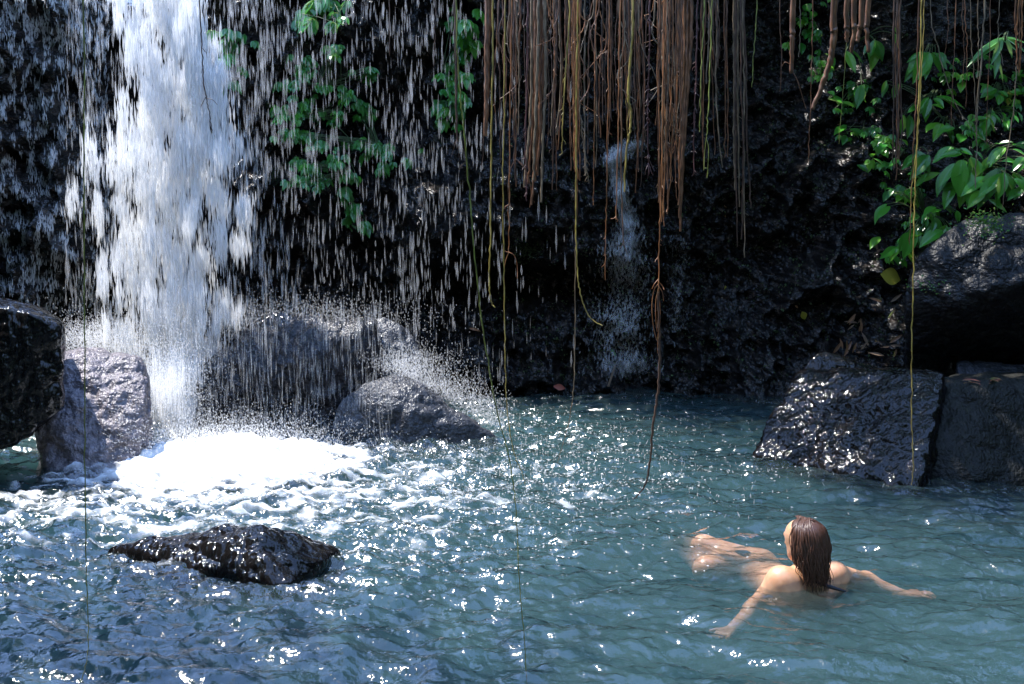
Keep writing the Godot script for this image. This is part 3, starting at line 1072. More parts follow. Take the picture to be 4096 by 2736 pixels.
# ---------------------------------------------------------------- plants
# a leaf along +Z, one unit long, face up +Y; ribs are real folds
func leaf_mesh(width: float, ribs: float, droop: float, fold: float, depth: float, power := 0.75, nt := 26, across := 6) -> ArrayMesh:
	var v := PackedVector3Array()
	var idx := PackedInt32Array()
	for i in nt + 1:
		var t := float(i) / nt
		var w := width * 0.5 * pow(sin(PI * pow(t, power)), 1.05) + 0.004
		for j in across + 1:
			var s := float(j) / across * 2.0 - 1.0
			var y := -droop * t * t + fold * absf(s) * w * 2.0 - 0.25 * fold * s * s * w
			y += depth * sin((t * ribs - absf(s) * 1.3) * TAU) * absf(s) * (1.0 - 0.5 * absf(s))
			v.append(Vector3(s * w, y, t + 0.04 * absf(s) * sin(t * PI)))
	grid_index(across + 1, nt + 1, idx)
	return to_mesh(v, idx)


# a small compound leaf: five drooping leaflets
func spray_mesh(sd: int) -> ArrayMesh:
	var r := RandomNumberGenerator.new()
	r.seed = sd
	var v := PackedVector3Array()
	var idx := PackedInt32Array()
	for k in 5:
		var a := (k - 2) * 0.62 + r.randf_range(-0.12, 0.12)
		var l := (0.62 if k == 2 else 0.52 - 0.05 * absf(k - 2)) * r.randf_range(0.9, 1.1)
		var b := Basis(Vector3.UP, a) * Basis(Vector3.RIGHT, 0.25 + r.randf() * 0.3)
		var start := v.size()
		for i in 7:
			var t := float(i) / 6
			var w := 0.14 * pow(sin(PI * pow(t, 0.8)), 0.9) + 0.003
			for j in 3:
				v.append(b * Vector3((j - 1) * w, 0.03 * absf(j - 1) - 0.28 * t * t * l, t * l))
		grid_index(3, 7, idx, start)
	return to_mesh(v, idx)


func leaf_between(mesh: Mesh, m: Material, parent: Node3D, a: Vector3, b: Vector3, face: Vector3, called := "leaf") -> MeshInstance3D:
	var dir := b - a
	var l := dir.length()
	var z := dir / l
	var x := face.cross(z).normalized()
	var y := z.cross(x)
	var o := obj(called, mesh, m, parent)
	o.transform = Transform3D(Basis(x, y, z).scaled_local(Vector3.ONE * l), a - parent.position)
	return o


# a plant of big leaves given by base and tip in the picture; stems run back to its foot
func big_plant(label: String, foot: Array, off: float, leaves: Array, mats: Array, meshes: Array, called := "leafy_plant") -> void:
	var f := on_cliff(foot[0], foot[1], -0.05)
	var p := base(called, f)
	tag(p, label, "plant")
	var v := PackedVector3Array()
	var idx := PackedInt32Array()
	var all := leaves.duplicate()
	for q in leaves:
		all.append([q[0] + gauss() * 9, q[1] + gauss() * 7, q[2] + gauss() * 18, q[3] + gauss() * 14])
	for q in all:
		var a := on_cliff(q[0], q[1], off + rng.randf() * 0.12)
		var d := -a.z
		var b := at(q[2], q[3], d - rng.randf_range(0.0, 0.12))
		var face := Vector3(gauss() * 0.22, 0.75, 0.65 + gauss() * 0.2).normalized()
		leaf_between(meshes[rng.randi() % meshes.size()], mats[rng.randi() % mats.size()], p, a, b, face)
		var mid := f.lerp(a, 0.6) + Vector3(0, 0.06, 0.02)
		tube(v, idx, path([f - f, mid - f, a - f], 4), [0.006, 0.006, 0.005, 0.005, 0.005, 0.004, 0.004, 0.003, 0.003], 5)
	obj("stem", to_mesh(v, idx), M.stem, p)


# a plant of small sprays scattered in an area of the cliff face
func creeper(label: String, group: String, vx: float, vy: float, rx: float, ry: float, n: int, size: float, sprays: Array, mats: Array, called := "creeper", shapes := []) -> void:
	var f := on_cliff(vx, vy - ry * 0.5, -0.03)
	var p := base(called, f)
	tag(p, label, "creeper", group)
	var v := PackedVector3Array()
	var idx := PackedInt32Array()
	var last := Vector3.ZERO
	for k in n:
		var q := Vector2(gauss() * 0.5, gauss() * 0.5)
		if shapes.size():
			var s: Array = shapes[k % shapes.size()]
			q = Vector2((s[0] - vx) / rx + gauss() * 0.12, (s[1] - vy) / ry + gauss() * 0.12)
		q = q.clamp(Vector2(-1.1, -1.1), Vector2(1.1, 1.1))
		var a := on_cliff(vx + q.x * rx, vy + q.y * ry, 0.06 + rng.randf() * 0.16)
		var side := rng.randf_range(-1.3, 1.3)
		var dir := Vector3(side * 0.75, -0.45 + gauss() * 0.15, 0.6 + gauss() * 0.15).normalized()
		var l := size * rng.randf_range(0.7, 1.25) * 0.0042
		leaf_between(sprays[rng.randi() % sprays.size()], mats[rng.randi() % mats.size()], p, a, a + dir * l * 1.7, Vector3(gauss() * 0.2, 0.9, 0.4).normalized(), "leaf_spray")
		if k % 2 == 0:
			tube(v, idx, [last, last.lerp(a - f, 0.5) + Vector3(0, 0.02, -0.04), a - f], [0.004, 0.004, 0.003], 4)
		if k % 6 == 5:
			last = a - f
	obj("stem", to_mesh(v, idx), M.stem, p)


func z4(a: Array) -> Array:
	# coordinates read from an enlargement of the upper right
	var out := []
	for q in a:
		out.append([1661.9 + q[0] * 0.402, q[1] * 0.402, 1661.9 + q[2] * 0.402, q[3] * 0.402])
	return out


func build_plants():
	var broad := [leaf_mesh(0.40, 13, 0.16, 0.22, 0.012), leaf_mesh(0.34, 12, 0.08, 0.16, 0.010), leaf_mesh(0.45, 14, 0.22, 0.26, 0.012)]
	var narrow := [leaf_mesh(0.17, 3, 0.10, 0.2, 0.002, 0.6), leaf_mesh(0.22, 3, 0.2, 0.15, 0.002, 0.65)]
	var oval := [leaf_mesh(0.5, 8, 0.2, 0.2, 0.008, 0.85, 14, 4), leaf_mesh(0.6, 7, 0.1, 0.25, 0.008, 0.9, 14, 4)]
	var sprays := [spray_mesh(1), spray_mesh(2), spray_mesh(3), spray_mesh(4)]
	var fresh: Array = [M.leaf_mid, M.leaf_bright, M.leaf_bright, M.leaf_mid, M.leaf_young]
	# left: creeper clump behind the veil, in hanging tiers
	var tiers := [[765, 110], [700, 140], [840, 165], [690, 170], [660, 195], [740, 205], [790, 215], [700, 230], [830, 240], [645, 255], [690, 260], [760, 262], [840, 255], [660, 300], [700, 310], [730, 330], [800, 325], [855, 330], [680, 370], [710, 385], [760, 365], [690, 405], [730, 415], [800, 400]]
	var k := 0
	for part in [[0, 6, "upper"], [6, 12, "middle"], [12, 18, "lower"], [18, 24, "lowest"]]:
		creeper("green compound-leaved creeper behind the falling veil, %s part of the big clump" % part[2], "creepers behind the veil", 745, 130 + k * 85, 110, 60, 95, 21, sprays, [M.leaf_creeper, M.leaf_creeper, M.leaf_mid, M.leaf_bright], "creeper", tiers.slice(part[0], part[1]))
		k += 1
	creeper("sprig of creeper hanging lowest of all behind the veil", "creepers behind the veil", 800, 460, 40, 45, 14, 34, sprays, [M.leaf_creeper, M.leaf_mid], "creeper", [[790, 440], [810, 465], [800, 490], [840, 510]])
	creeper("large-leaved creeper at the very top behind the veil", "creepers behind the veil", 730, 25, 90, 30, 16, 46, sprays, [M.leaf_creeper, M.leaf_mid])
	creeper("dim creeper at the right flank of the main fall", "creepers behind the veil", 520, 120, 70, 80, 22, 34, sprays, [M.leaf_creeper])
	creeper("dim creeper sprigs between the clump and the creeper column", "creepers behind the veil", 900, 330, 60, 60, 14, 30, sprays, [M.leaf_creeper, M.leaf_mid])
	creeper("upright column of creeper beside the leftmost roots, upper half", "creeper column beside the roots", 1055, 80, 45, 80, 24, 36, sprays, [M.leaf_creeper, M.leaf_mid, M.leaf_bright])
	creeper("upright column of creeper beside the leftmost roots, lower half", "creeper column beside the roots", 1050, 240, 45, 70, 24, 34, sprays, [M.leaf_creeper, M.leaf_mid, M.leaf_bright])
	# right: big ribbed leaves
	big_plant("dark glossy plant with hanging ribbed leaves near the top right", [2135, 110], 0.35, z4([[1165, 300, 1080, 455], [1150, 300, 1145, 450], [1180, 300, 1300, 365], [1140, 295, 1035, 350], [1200, 310, 1270, 395]]), fresh, broad)
	big_plant("silvery ribbed leaves peeping out below the root stubs", [1960, 100], 0.3, z4([[690, 290, 745, 410], [855, 230, 905, 345], [820, 240, 790, 310], [780, 500, 790, 580], [960, 190, 1000, 270]]), fresh, broad)
	big_plant("green leaves hanging in the middle of the right-hand plants", [2150, 215], 0.35, z4([[1170, 560, 1135, 675], [1160, 555, 1108, 625], [1230, 560, 1335, 612], [1190, 560, 1250, 600], [1020, 655, 1005, 770], [1045, 665, 1060, 725], [1100, 600, 1040, 640]]), fresh, broad)
	big_plant("drooping leaves just above the bright bush", [2170, 280], 0.25, z4([[1240, 705, 1190, 790], [1260, 700, 1310, 810], [1220, 700, 1150, 740], [930, 480, 890, 550], [980, 480, 960, 560]]), fresh, broad)
	big_plant("pair of silvery drooping leaves beside the golden vine", [2090, 345], 0.4, z4([[1085, 878, 1008, 965], [1105, 872, 1150, 985], [1080, 885, 1075, 960], [990, 900, 935, 945]]), fresh, broad)
	big_plant("bright green bush of big ribbed leaves above the overhanging boulder", [2230, 400], 0.55, z4([[1310, 930, 1215, 1065], [1325, 935, 1345, 1115], [1405, 985, 1380, 1165], [1305, 1035, 1245, 1185], [1440, 915, 1455, 1035], [1590, 980, 1565, 1135], [1605, 985, 1625, 1115], [1640, 985, 1720, 1045], [1585, 990, 1495, 1085], [1480, 1085, 1385, 1175], [1290, 835, 1195, 915], [1320, 850, 1415, 875], [1600, 838, 1490, 915], [1640, 850, 1730, 885], [1420, 860, 1480, 905], [1700, 895, 1640, 965], [1350, 875, 1230, 885], [1680, 1000, 1720, 1100], [1540, 1095, 1565, 1195], [1470, 960, 1550, 890], [1380, 920, 1300, 960], [1510, 940, 1430, 985], [1660, 930, 1590, 905], [1700, 1060, 1650, 1130], [1440, 1040, 1410, 1110], [1345, 960, 1420, 1010], [1560, 820, 1640, 800], [1690, 820, 1760, 790]]), fresh, broad)
	big_plant("leaves spilling down the left side of the overhanging boulder", [2120, 500], 0.45, z4([[940, 1175, 862, 1245], [1040, 1325, 995, 1435], [1090, 1318, 1115, 1400], [1245, 1305, 1135, 1375], [1190, 1248, 1190, 1315], [1290, 1298, 1305, 1375], [1150, 1245, 1150, 1295], [1320, 1200, 1340, 1262], [1265, 1285, 1205, 1375], [1200, 1180, 1130, 1215], [1240, 1170, 1300, 1215], [990, 1420, 940, 1480], [1010, 1430, 1030, 1490], [1120, 1330, 1060, 1340], [1160, 1420, 1200, 1440], [1090, 1065, 1150, 985], [1060, 1010, 1120, 1010], [1060, 1080, 1035, 1100], [970, 1105, 1000, 1090]]), fresh, broad)
	big_plant("pale green fan of long bamboo-like leaves at the upper right edge", [2310, 90], 1.2, z4([[1590, 215, 1368, 332], [1580, 222, 1528, 355], [1605, 225, 1645, 325], [1558, 300, 1542, 432], [1605, 212, 1740, 245]]), [M.leaf_bamboo], narrow, "bamboo_sprig")
	big_plant("small yellow-green plant under the bamboo-like fan", [2290, 205], 0.3, z4([[1540, 510, 1490, 570], [1560, 520, 1620, 545], [1530, 500, 1460, 520], [1570, 540, 1560, 595], [1600, 530, 1670, 540], [1610, 560, 1640, 600]]), [M.leaf_mid, M.leaf_bright, M.leaf_yellow], oval)
	big_plant("limp olive leaves hanging right of the tan root pair", [2265, 265], 0.3, z4([[1500, 670, 1475, 770], [1510, 670, 1540, 750], [1490, 668, 1450, 720], [1580, 640, 1600, 675], [1600, 690, 1610, 720], [1670, 640, 1700, 690]]), fresh, broad)
	for s in [[1855, 60, 50, 60, 20, "small dark climber high on the cliff beside the thick roots"], [1880, 140, 35, 40, 16, "small dark climber below the snapped root"], [1950, 215, 60, 40, 24, "small-leaved climber under the silvery ribbed leaves"], [1985, 290, 55, 40, 20, "small-leaved climber in the shade left of the golden vine"], [2030, 330, 40, 30, 12, "scanty climber beside the root bundle"], [2010, 370, 45, 30, 12, "scanty climber on the black cliff left of the silvery pair"], [2080, 440, 55, 30, 18, "low bright sprigs left of the bush"], [2130, 520, 60, 35, 22, "dense small leaves between the bush and the boulder"], [2060, 570, 40, 25, 12, "small sprigs at the foot of the spilling leaves"], [2320, 230, 40, 60, 18, "small leaves at the right edge under the bamboo-like fan"], [2240, 300, 60, 40, 20, "dim undergrowth behind the olive leaves"], [2200, 170, 60, 40, 16, "dim undergrowth behind the glossy hanging leaves"]]:
		creeper(s[5], "small climbers on the right-hand cliff", s[0], s[1], s[2], s[3], s[4], 22, oval + sprays, [M.leaf_creeper, M.leaf_mid, M.leaf_young, M.leaf_bright], "climber")
	# moss and liverwort in patches over the dark cliff
	var mv := PackedVector3Array()
	var mi := PackedInt32Array()
	for i in 15000:
		var vx := rng.randf_range(1130, 2080)
		var vy := rng.randf_range(60, 880)
		if w2.get_noise_2d(vx * 0.006, vy * 0.006) < rng.randf_range(0.0, 0.45):
			continue
		var p := on_cliff(vx, vy, 0.012)
		var b := Basis.from_euler(Vector3(gauss() * 0.6 + 0.6, rng.randf() * TAU, gauss() * 0.6)).scaled(Vector3.ONE * rng.randf_range(0.012, 0.034))
		var a := mv.size()
		mv.append_array([p + b * Vector3(0, 0, -0.5), p + b * Vector3(0.4, 0.1, 0), p + b * Vector3(0, 0, 0.6), p + b * Vector3(-0.4, 0.1, 0)])
		mi.append_array([a, a + 1, a + 2, a, a + 2, a + 3])
	tag(obj("moss", to_mesh(mv, mi), M.moss), "dark moss growing in patches over the black cliff behind the roots", "moss", "", "stuff")
	# moss tufts
	for s in [[2260, 512, 45, 26, 420, 0.0, "mossy crown of tiny leaves on top of the overhanging boulder"], [1205, 575, 30, 16, 300, 0.0, "dim green moss cushion on the wet bulge behind the roots"], [2130, 655, 50, 16, 60, 0.0, "few tiny green sprigs on the face of the overhanging boulder"]]:
		var v := PackedVector3Array()
		var idx := PackedInt32Array()
		for i in s[4]:
			var vx: float = s[0] + gauss() * s[2] * 0.6
			var vy: float = s[1] + gauss() * s[3] * 0.6
			var p := on_cliff(vx, vy, 0.02) if s[0] < 2000 else at(vx, vy, 8.78 if s[1] < 600 else 8.66)
			var b := Basis.from_euler(Vector3(gauss() * 0.6, rng.randf() * TAU, gauss() * 0.6)).scaled(Vector3.ONE * rng.randf_range(0.012, 0.028))
			var a := v.size()
			v.append_array([p + b * Vector3(0, 0, -0.5), p + b * Vector3(0.35, 0.1, 0), p + b * Vector3(0, 0, 0.6), p + b * Vector3(-0.35, 0.1, 0)])
			idx.append_array([a, a + 1, a + 2, a, a + 2, a + 3])
		tag(obj("moss", to_mesh(v, idx), M.leaf_mid if s[0] > 2000 else M.moss), s[6], "moss", "", "stuff")


# ---------------------------------------------------------------- fallen leaves and twigs
func fallen(label: String, group: String, a: Vector3, b: Vector3, m: Material, mesh: Mesh, face := Vector3(0.1, 0.4, 0.9)) -> void:
	var o := obj("fallen_leaf", mesh, m)
	var dir := b - a
	var l := dir.length()
	var z := dir / l
	var x := face.cross(z).normalized()
	o.transform = Transform3D(Basis(x, z.cross(x), z).scaled_local(Vector3.ONE * l), a)
	tag(o, label, "leaf", group)


func cliff_pair(a: Array, off := 0.05) -> Array:
	var p := on_cliff(a[0], a[1], off)
	return [p, at(a[2], a[3], -p.z)]


func build_litter():
	var lm := leaf_mesh(0.5, 6, 0.12, 0.15, 0.006, 0.9, 12, 4)
	var lw := leaf_mesh(0.85, 5, 0.1, 0.1, 0.01, 0.9, 12, 4)
	var ln := leaf_mesh(0.2, 2, 0.15, 0.2, 0.002, 0.8, 12, 4)
	for q in [[[1662, 655, 1672, 690], M.leaf_yellow, lm, "oval yellow leaf stuck upright on the black cliff face"], [[1838, 714, 1846, 732], M.leaf_yellow, lw, "round yellow leaf on the cliff above the peaked boulder"], [[2018, 628, 2066, 640], M.leaf_yellow, lw, "broad yellow leaf wedged at the left edge of the overhanging boulder"], [[2058, 592, 2096, 602], M.leaf_yellow, lw, "smaller ochre leaf just above the broad yellow one"], [[1822, 700, 1830, 706], M.leaf_dead, lm, "tiny orange leaf beside the round yellow one"], [[1075, 752, 1102, 758], M.leaf_dead, ln, "orange-brown leaf lying in the dark hollow behind the long vine"], [[1268, 885, 1296, 890], M.leaf_red, lm, "reddish leaf at the waterline below the roots"], [[1402, 800, 1406, 826], M.leaf_mid, lm, "small green leaf at the foot of the side cascade"], [[1660, 470, 1666, 500], M.leaf_dead, lm, "brown leaf on the cliff under the dark root bundle"]]:
		var c := cliff_pair(q[0])
		fallen(q[3], "", c[0], c[1], q[1], q[2])
	for k in 26:
		var vx := 1930 + rng.randf() * 140
		var vy := 690 + rng.randf() * 130
		var an := rng.randf() * TAU
		var l := rng.randf_range(18, 40)
		var c := cliff_pair([vx, vy, vx + cos(an) * l, vy + sin(an) * l], 0.06 + rng.randf() * 0.05)
		fallen("dry brown leaf in the litter between the cliff and the overhanging boulder", "dry leaves in the litter by the overhanging boulder", c[0], c[1], [M.leaf_dead, M.twig, M.leaf_dead][rng.randi() % 3], ln)
	for k in 14:
		var vx := 2195 + rng.randf() * 110
		var p := at(vx, 868 + rng.randf() * 12, 7.95)
		var an := rng.randf() * TAU
		var q := p + Vector3(cos(an), 0.1, sin(an)) * rng.randf_range(0.05, 0.12)
		fallen("dead red-brown leaf lying on the matte boulder", "dead leaves on the matte boulder", p, q, M.leaf_red if k % 2 else M.leaf_dead, ln, Vector3(0.1, 0.9, 0.3))
	# twigs
	for q in [[[1394, 886], [1402, 862], [1410, 838], "pale straight stick leaning at the foot of the side cascade"], [[1990, 560], [1998, 600], [2010, 650], "broken pale stem standing left of the yellow leaves"], [[2008, 560], [2016, 600], [2014, 660], "red-brown split stem beside the broken pale one"]]:
		var v := PackedVector3Array()
		var idx := PackedInt32Array()
		var c := on_cliff(q[0][0], q[0][1], 0.05)
		var w := []
		for i in 3:
			w.append(at(q[i][0], q[i][1], -c.z + 0.02 * i) - c)
		tube(v, idx, path(w, 4), [0.012, 0.011, 0.010, 0.010, 0.009, 0.009, 0.008, 0.007, 0.006], 6)
		var o := obj("twig", to_mesh(v, idx), M.twig)
		o.position = c
		tag(o, q[3], "twig")


# ---------------------------------------------------------------- the swimmer
func cap_d(p: Vector3, a: Vector3, b: Vector3, ra: float, rb: float) -> float:
	var ab := b - a
	var t := clampf((p - a).dot(ab) / maxf(ab.length_squared(), 1e-9), 0.0, 1.0)
	return p.distance_to(a + ab * t) - lerpf(ra, rb, t)


# bones [a, b, ra, rb] joined by a smooth minimum and meshed as surface nets, added to v, n, idx
func nets(bones: Array, h: float, blend: float, v: PackedVector3Array, n: PackedVector3Array, idx: PackedInt32Array) -> void:
	var lo := Vector3.ONE * 1e9
	var hi := Vector3.ONE * -1e9
	for b in bones:
		var r := Vector3.ONE * (maxf(b[2], b[3]) + blend + 2.5 * h)
		lo = lo.min((b[0] as Vector3).min(b[1]) - r)
		hi = hi.max((b[0] as Vector3).max(b[1]) + r)
	var dim := Vector3i(((hi - lo) / h).ceil()) + Vector3i.ONE
	var sx := 1
	var sy := dim.x
	var sz := dim.x * dim.y
	var fld := PackedFloat32Array()
	fld.resize(sz * dim.z)
	fld.fill(1.0)
	for b in bones:
		var r := Vector3.ONE * (maxf(b[2], b[3]) + blend + 2.0 * h)
		var l := Vector3i(((((b[0] as Vector3).min(b[1]) - r) - lo) / h).floor()).clamp(Vector3i.ZERO, dim - Vector3i.ONE)
		var u := Vector3i(((((b[0] as Vector3).max(b[1]) + r) - lo) / h).ceil()).clamp(Vector3i.ZERO, dim - Vector3i.ONE)
		var ba: Vector3 = b[0]
		var bb: Vector3 = b[1]
		var ra: float = b[2]
		var rb: float = b[3]
		var k: float = b[4] if b.size() > 4 else blend
		for z in range(l.z, u.z + 1):
			for y in range(l.y, u.y + 1):
				var at0 := z * sz + y * sy
				for x in range(l.x, u.x + 1):
					var d := cap_d(lo + Vector3(x, y, z) * h, ba, bb, ra, rb)
					var e := fld[at0 + x]
					var q := maxf(k - absf(d - e), 0.0) / k
					fld[at0 + x] = minf(d, e) - q * q * k * 0.25
	var cell := {}
	var off := [0, sx, sy, sx + sy, sz, sz + sx, sz + sy, sz + sx + sy]
	var cor := [Vector3(0, 0, 0), Vector3(1, 0, 0), Vector3(0, 1, 0), Vector3(1, 1, 0), Vector3(0, 0, 1), Vector3(1, 0, 1), Vector3(0, 1, 1), Vector3(1, 1, 1)]
	var edges := [[0, 1], [2, 3], [4, 5], [6, 7], [0, 2], [1, 3], [4, 6], [5, 7], [0, 4], [1, 5], [2, 6], [3, 7]]
	var reach := 2.0 * h
	for z in dim.z - 1:
		for y in dim.y - 1:
			var at0 := z * sz + y * sy
			for x in dim.x - 1:
				var i := at0 + x
				var f0 := fld[i]
				if f0 > reach or f0 < -reach:
					continue
				var neg := 0
				for c in 8:
					if fld[i + off[c]] < 0.0:
						neg += 1
				if neg == 0 or neg == 8:
					continue
				var s := Vector3.ZERO
				var m := 0
				for e in edges:
					var a := fld[i + off[e[0]]]
					var b := fld[i + off[e[1]]]
					if (a < 0.0) != (b < 0.0):
						s += (cor[e[0]] as Vector3).lerp(cor[e[1]], a / (a - b))
						m += 1
				cell[i] = v.size()
				v.append(lo + (Vector3(x, y, z) + s / m) * h)
				n.append(Vector3(fld[i + sx] + fld[i + sx + sy] + fld[i + sx + sz] - fld[i] - fld[i + sy] - fld[i + sz], fld[i + sy] + fld[i + sx + sy] + fld[i + sy + sz] - fld[i] - fld[i + sx] - fld[i + sz], fld[i + sz] + fld[i + sx + sz] + fld[i + sy + sz] - fld[i] - fld[i + sx] - fld[i + sy]).normalized())
	for i in cell:
		var inside := fld[i] < 0.0
		for ax in [[sx, sy, sz], [sy, sz, sx], [sz, sx, sy]]:
			if (fld[i + ax[0]] < 0.0) == inside:
				continue
			var p: int = i - ax[1]
			var q: int = i - ax[2]
			var r: int = i - ax[1] - ax[2]
			if cell.has(p) and cell.has(q) and cell.has(r):
				var a: int = cell[i]
				var b: int = cell[p]
				var c: int = cell[r]
				var d: int = cell[q]
				if inside:
					idx.append_array([a, d, c, a, c, b])
				else:
					idx.append_array([a, b, c, a, c, d])


func hand(wrist: Vector3, tip: Vector3, palm_n: Vector3, thumb_side: float, v: PackedVector3Array, n: PackedVector3Array, idx: PackedInt32Array) -> void:
	var f := (tip - wrist).normalized()
	var s := palm_n.cross(f).normalized() * thumb_side
	var u := f.cross(s).normalized()
	var bones := [[wrist - f * 0.03, wrist + f * 0.01, 0.026, 0.024]]
	for k in 4:
		bones.append([wrist + s * (0.012 - k * 0.008), wrist + f * 0.085 + s * (0.03 - k * 0.02), 0.017, 0.013])
	var lens := [0.07, 0.08, 0.075, 0.058]
	for k in 4:
		var a := wrist + f * 0.085 + s * (0.03 - k * 0.02)
		var fd := (f + s * (0.22 - k * 0.15)).normalized()
		var b: Vector3 = a + fd * lens[k] * 0.45 + u * 0.004
		var c: Vector3 = b + (fd - u * 0.18).normalized() * lens[k] * 0.32
		var e: Vector3 = c + (fd - u * 0.4).normalized() * lens[k] * 0.25
		bones.append_array([[a, b, 0.0095, 0.0088, 0.004], [b, c, 0.0088, 0.008, 0.004], [c, e, 0.008, 0.0068, 0.004]])
	var t0 := wrist + f * 0.02 + s * 0.02
	var t1 := t0 + (f * 0.6 + s * 0.75).normalized() * 0.045
	bones.append_array([[t0, t1, 0.014, 0.011, 0.006], [t1, t1 + (f * 0.9 + s * 0.4).normalized() * 0.035, 0.0105, 0.008, 0.004]])
	nets(bones, 0.004, 0.012, v, n, idx)


func build_swimmer():
	var C := at(1844, 1241, 5.25)
	var fd := Vector3(-0.56, -0.02, -0.83).normalized()
	var up := Vector3(0.02, 1.0, 0.0)
	var rt := fd.cross(up).normalized()
	up = rt.cross(fd).normalized()
	var ls := at(1790, 1330, 5.2)
	var rs := at(1912, 1318, 5.36)
	var nb := at(1848, 1318, 5.29)
	var chest := (ls + rs) * 0.5 + Vector3(-0.03, -0.10, -0.04)
	var waist := aty(1752, 1324, -0.22)
	var pelvis := aty(1702, 1306, -0.21)
	var ta := (pelvis - chest).normalized()
	var la := ta.cross(Vector3.UP).normalized()  # across the body
	var hl := pelvis - la * 0.10
	var hr := pelvis + la * 0.10
	if hl.z < hr.z:
		var sw := hl
		hl = hr
		hr = sw
	var kl := aty(1618, 1306, -0.14)
	var kr := aty(1612, 1254, -0.13)
	var al := aty(1560, 1262, -0.34)
	var ar := aty(1572, 1240, -0.28)
	var el := aty(1726, 1400, -0.15)
	var wl := aty(1676, 1444, -0.19)
	var er := aty(1984, 1332, -0.11)
	var wr := aty(2066, 1362, -0.15)
	var root3 := Vector3(chest.x, 0, chest.z)
	var person := base("person", root3)
	tag(person, "swimmer with long wet brown hair floating in the pool, seen from behind", "person")
	var v := PackedVector3Array()
	var n := PackedVector3Array()
	var idx := PackedInt32Array()
	var bones := [
		[ls, el, 0.062, 0.044], [el, wl, 0.043, 0.029], [rs, er, 0.060, 0.043], [er, wr, 0.042, 0.028],
		[ls, nb + Vector3(0, -0.035, 0), 0.056, 0.062], [rs, nb + Vector3(0, -0.035, 0), 0.055, 0.062],
		[ls + Vector3(0.03, -0.05, 0), chest, 0.075, 0.11], [rs + Vector3(-0.03, -0.05, 0), chest, 0.075, 0.11],
		[nb, C - up * 0.06 - fd * 0.01, 0.054, 0.050],
		[chest - la * 0.05, waist - la * 0.04, 0.105, 0.085], [chest + la * 0.05, waist + la * 0.04, 0.105, 0.085],
		[waist - la * 0.04, hl, 0.085, 0.105], [waist + la * 0.04, hr, 0.085, 0.105],
		[hl, kl, 0.105, 0.068], [hr, kr, 0.105, 0.068], [kl, al, 0.058, 0.036], [kr, ar, 0.058, 0.036],
		[al, al + Vector3(-0.12, -0.07, -0.08), 0.036, 0.022], [ar, ar + Vector3(-0.13, -0.05, -0.08), 0.036, 0.022],
	]
	nets(bones, 0.013, 0.05, v, n, idx)
	hand(wl, aty(1622, 1474, -0.18), Vector3(0, 1, 0), -1.0, v, n, idx)
	hand(wr, aty(2160, 1366, -0.14), Vector3(0, 1, 0), 1.0, v, n, idx)
	# head with a face
	var hb := [
		[C - fd * 0.022 + up * 0.025, C + fd * 0.025 + up * 0.03, 0.080, 0.074, 0.03],
		[C + up * 0.0, C + fd * 0.045 - up * 0.02, 0.066, 0.052, 0.03],
		[C + fd * 0.03 - up * 0.055, C + fd * 0.062 - up * 0.082, 0.044, 0.026, 0.03],
		[C + rt * 0.03 - up * 0.03, C + fd * 0.05 + rt * 0.016 - up * 0.07, 0.036, 0.024, 0.03],
		[C - rt * 0.03 - up * 0.03, C + fd * 0.05 - rt * 0.016 - up * 0.07, 0.036, 0.024, 0.03],
		[C + fd * 0.094 + up * 0.008, C + fd * 0.108 - up * 0.028, 0.008, 0.013, 0.01],
		[C + fd * 0.086 + rt * 0.03 + up * 0.022, C + fd * 0.09 - rt * 0.03 + up * 0.022, 0.012, 0.012, 0.012],
		[C + fd * 0.088 + rt * 0.014 - up * 0.056, C + fd * 0.088 - rt * 0.014 - up * 0.056, 0.008, 0.008, 0.006],
		[C + fd * 0.087 + rt * 0.012 - up * 0.066, C + fd * 0.087 - rt * 0.012 - up * 0.066, 0.008, 0.008, 0.006],
		[C + rt * 0.075 + up * 0.012, C + rt * 0.073 - up * 0.025 + fd * 0.006, 0.014, 0.009, 0.006],
		[C - rt * 0.075 + up * 0.012, C - rt * 0.073 - up * 0.025 + fd * 0.006, 0.014, 0.009, 0.006],
		[nb + Vector3(0, 0.01, 0), C - up * 0.05 - fd * 0.012, 0.052, 0.050, 0.02],
	]
	nets(hb, 0.005, 0.02, v, n, idx)
	for i in v.size():
		v[i] -= root3
	obj("body", to_mesh(v, idx, n), M.skin, person)
	for s in [-1.0, 1.0]:
		var e := SphereMesh.new()
		e.radius = 0.011
		e.height = 0.022
		e.radial_segments = 16
		e.rings = 8
		var eo := obj("eye", e, M.eye, person)
		eo.position = C + fd * 0.083 + rt * s * 0.03 + up * 0.004 - root3
	# hair: a wet cap and long locks lying over the back of the head and the neck
	v = PackedVector3Array()
	n = PackedVector3Array()
	idx = PackedInt32Array()
	nets([[C - fd * 0.028 + up * 0.030, C + fd * 0.012 + up * 0.042, 0.078, 0.070], [C - fd * 0.035 + up * 0.0, C - fd * 0.045 - up * 0.075, 0.082, 0.066], [C - fd * 0.05 - up * 0.07, C - fd * 0.055 - up * 0.135 + rt * 0.012, 0.062, 0.045]], 0.006, 0.03, v, n, idx)
	var bk := -fd
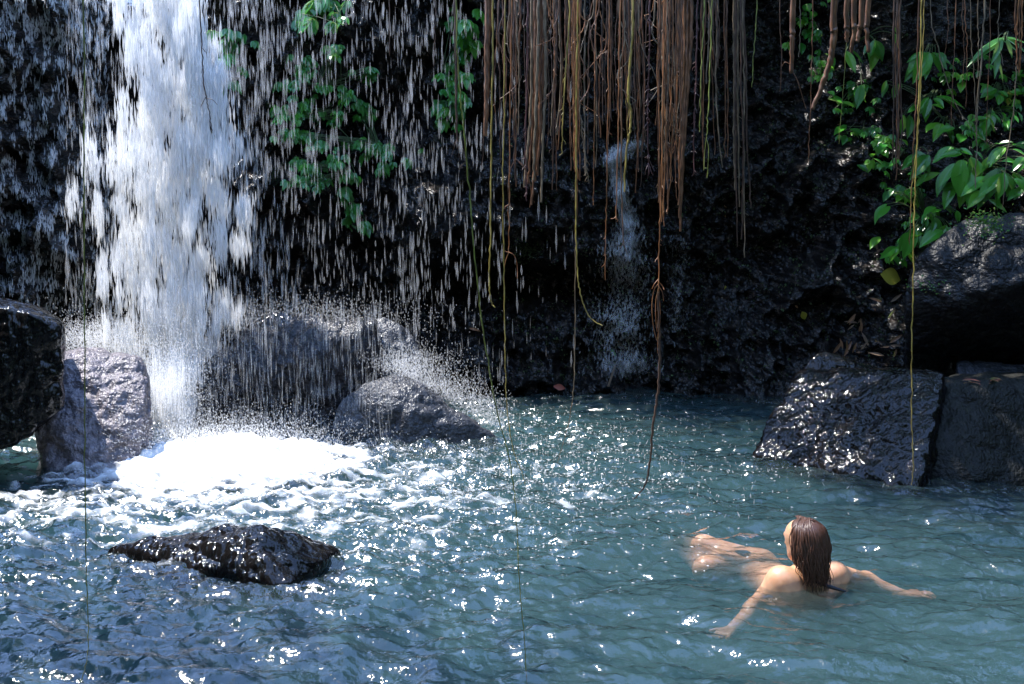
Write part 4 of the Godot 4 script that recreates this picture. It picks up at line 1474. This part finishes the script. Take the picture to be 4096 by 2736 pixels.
	for k in 240:
		var ph := rng.randf_range(-1.75, 1.75)
		var dir := (bk * cos(ph) + rt * sin(ph)).normalized()
		var lift := rng.randf_range(0.0, 0.006)
		var cc := C - fd * 0.02
		var a := cc + up * (0.112 + lift * 0.5) + fd * rng.randf_range(-0.02, 0.075) + rt * gauss() * 0.006
		var b := cc + up * 0.080 + dir * (0.070 + lift) + fd * 0.012
		var c := cc - up * 0.005 + dir * (0.092 + lift)
		var e := cc - up * 0.085 + dir * (0.082 + lift) + bk * 0.012
		var l := rng.randf_range(0.15, 0.235) if absf(ph) < 1.3 else rng.randf_range(0.10, 0.15)
		var g := cc - up * l + dir * (0.070 + gauss() * 0.008) + bk * 0.02 + rt * 0.012 + Vector3(gauss(), 0, gauss()) * 0.011
		var pl := path([a, b, c, e, g], 6)
		var rad := []
		var w := rng.randf_range(0.0024, 0.0065)
		for i in pl.size():
			var t := float(i) / (pl.size() - 1)
			pl[i] += Vector3(sin(t * 19.0 + k * 0.7), 0, cos(t * 16.0 + k * 1.3)) * 0.0085 * t
			rad.append(w * (0.75 + 0.35 * sin(t * PI)) * (1.0 - 0.75 * pow(t, 4.0)))
		if k % 5 == 0:
			for i in pl.size():
				var t := float(i) / (pl.size() - 1)
				pl[i] += (dir * 0.006 + Vector3(sin(t * 9.0 + k), 0, cos(t * 11.0 + k)) * 0.010) * t
				rad[i] *= 0.5
		var start := v.size()
		tube(v, idx, pl, rad, 5)
		for i in v.size() - start:
			n.append(Vector3.ZERO)
	var nn := calc_normals(v, idx)
	for i in v.size():
		v[i] -= root3
	obj("hair", to_mesh(v, idx, nn), M.hair, person)
	# swimwear
	v = PackedVector3Array()
	idx = PackedInt32Array()
	var ring := []
	var rr := []
	var nc := nb.lerp(C - up * 0.06, 0.25)
	for k in 25:
		var a := TAU * k / 24
		ring.append(nc + (fd * cos(a) + rt * sin(a)) * 0.060 - up * 0.012 * cos(a))
		rr.append(0.0055)
	tube(v, idx, ring, rr, 6)
	tube(v, idx, path([nc - fd * 0.066, at(1866, 1330, 5.2), at(1888, 1340, 5.17), aty(1912, 1348, 0.018), aty(1940, 1356, 0.012)], 5), [0.006, 0.006, 0.007, 0.007, 0.007, 0.008, 0.008, 0.008, 0.008, 0.008, 0.008, 0.008, 0.008, 0.009, 0.009, 0.009, 0.008, 0.008, 0.006, 0.005, 0.003], 6)
	ring = []
	rr = []
	var bc := chest + ta * 0.05
	var bn := la.cross(ta).normalized()
	for k in 33:
		var a := TAU * k / 32
		ring.append(bc + la * cos(a) * 0.168 + bn * sin(a) * 0.118)
		rr.append(0.012)
	tube(v, idx, ring, rr, 6)
	for i in v.size():
		v[i] -= root3
	obj("bikini_top", to_mesh(v, idx), M.cloth, person)
	v = PackedVector3Array()
	n = PackedVector3Array()
	idx = PackedInt32Array()
	nets([[hl + ta * 0.01, hr + ta * 0.01, 0.112, 0.112]], 0.012, 0.03, v, n, idx)
	for i in v.size():
		v[i] -= root3
	obj("bikini_bottom", to_mesh(v, idx, n), M.cloth, person)
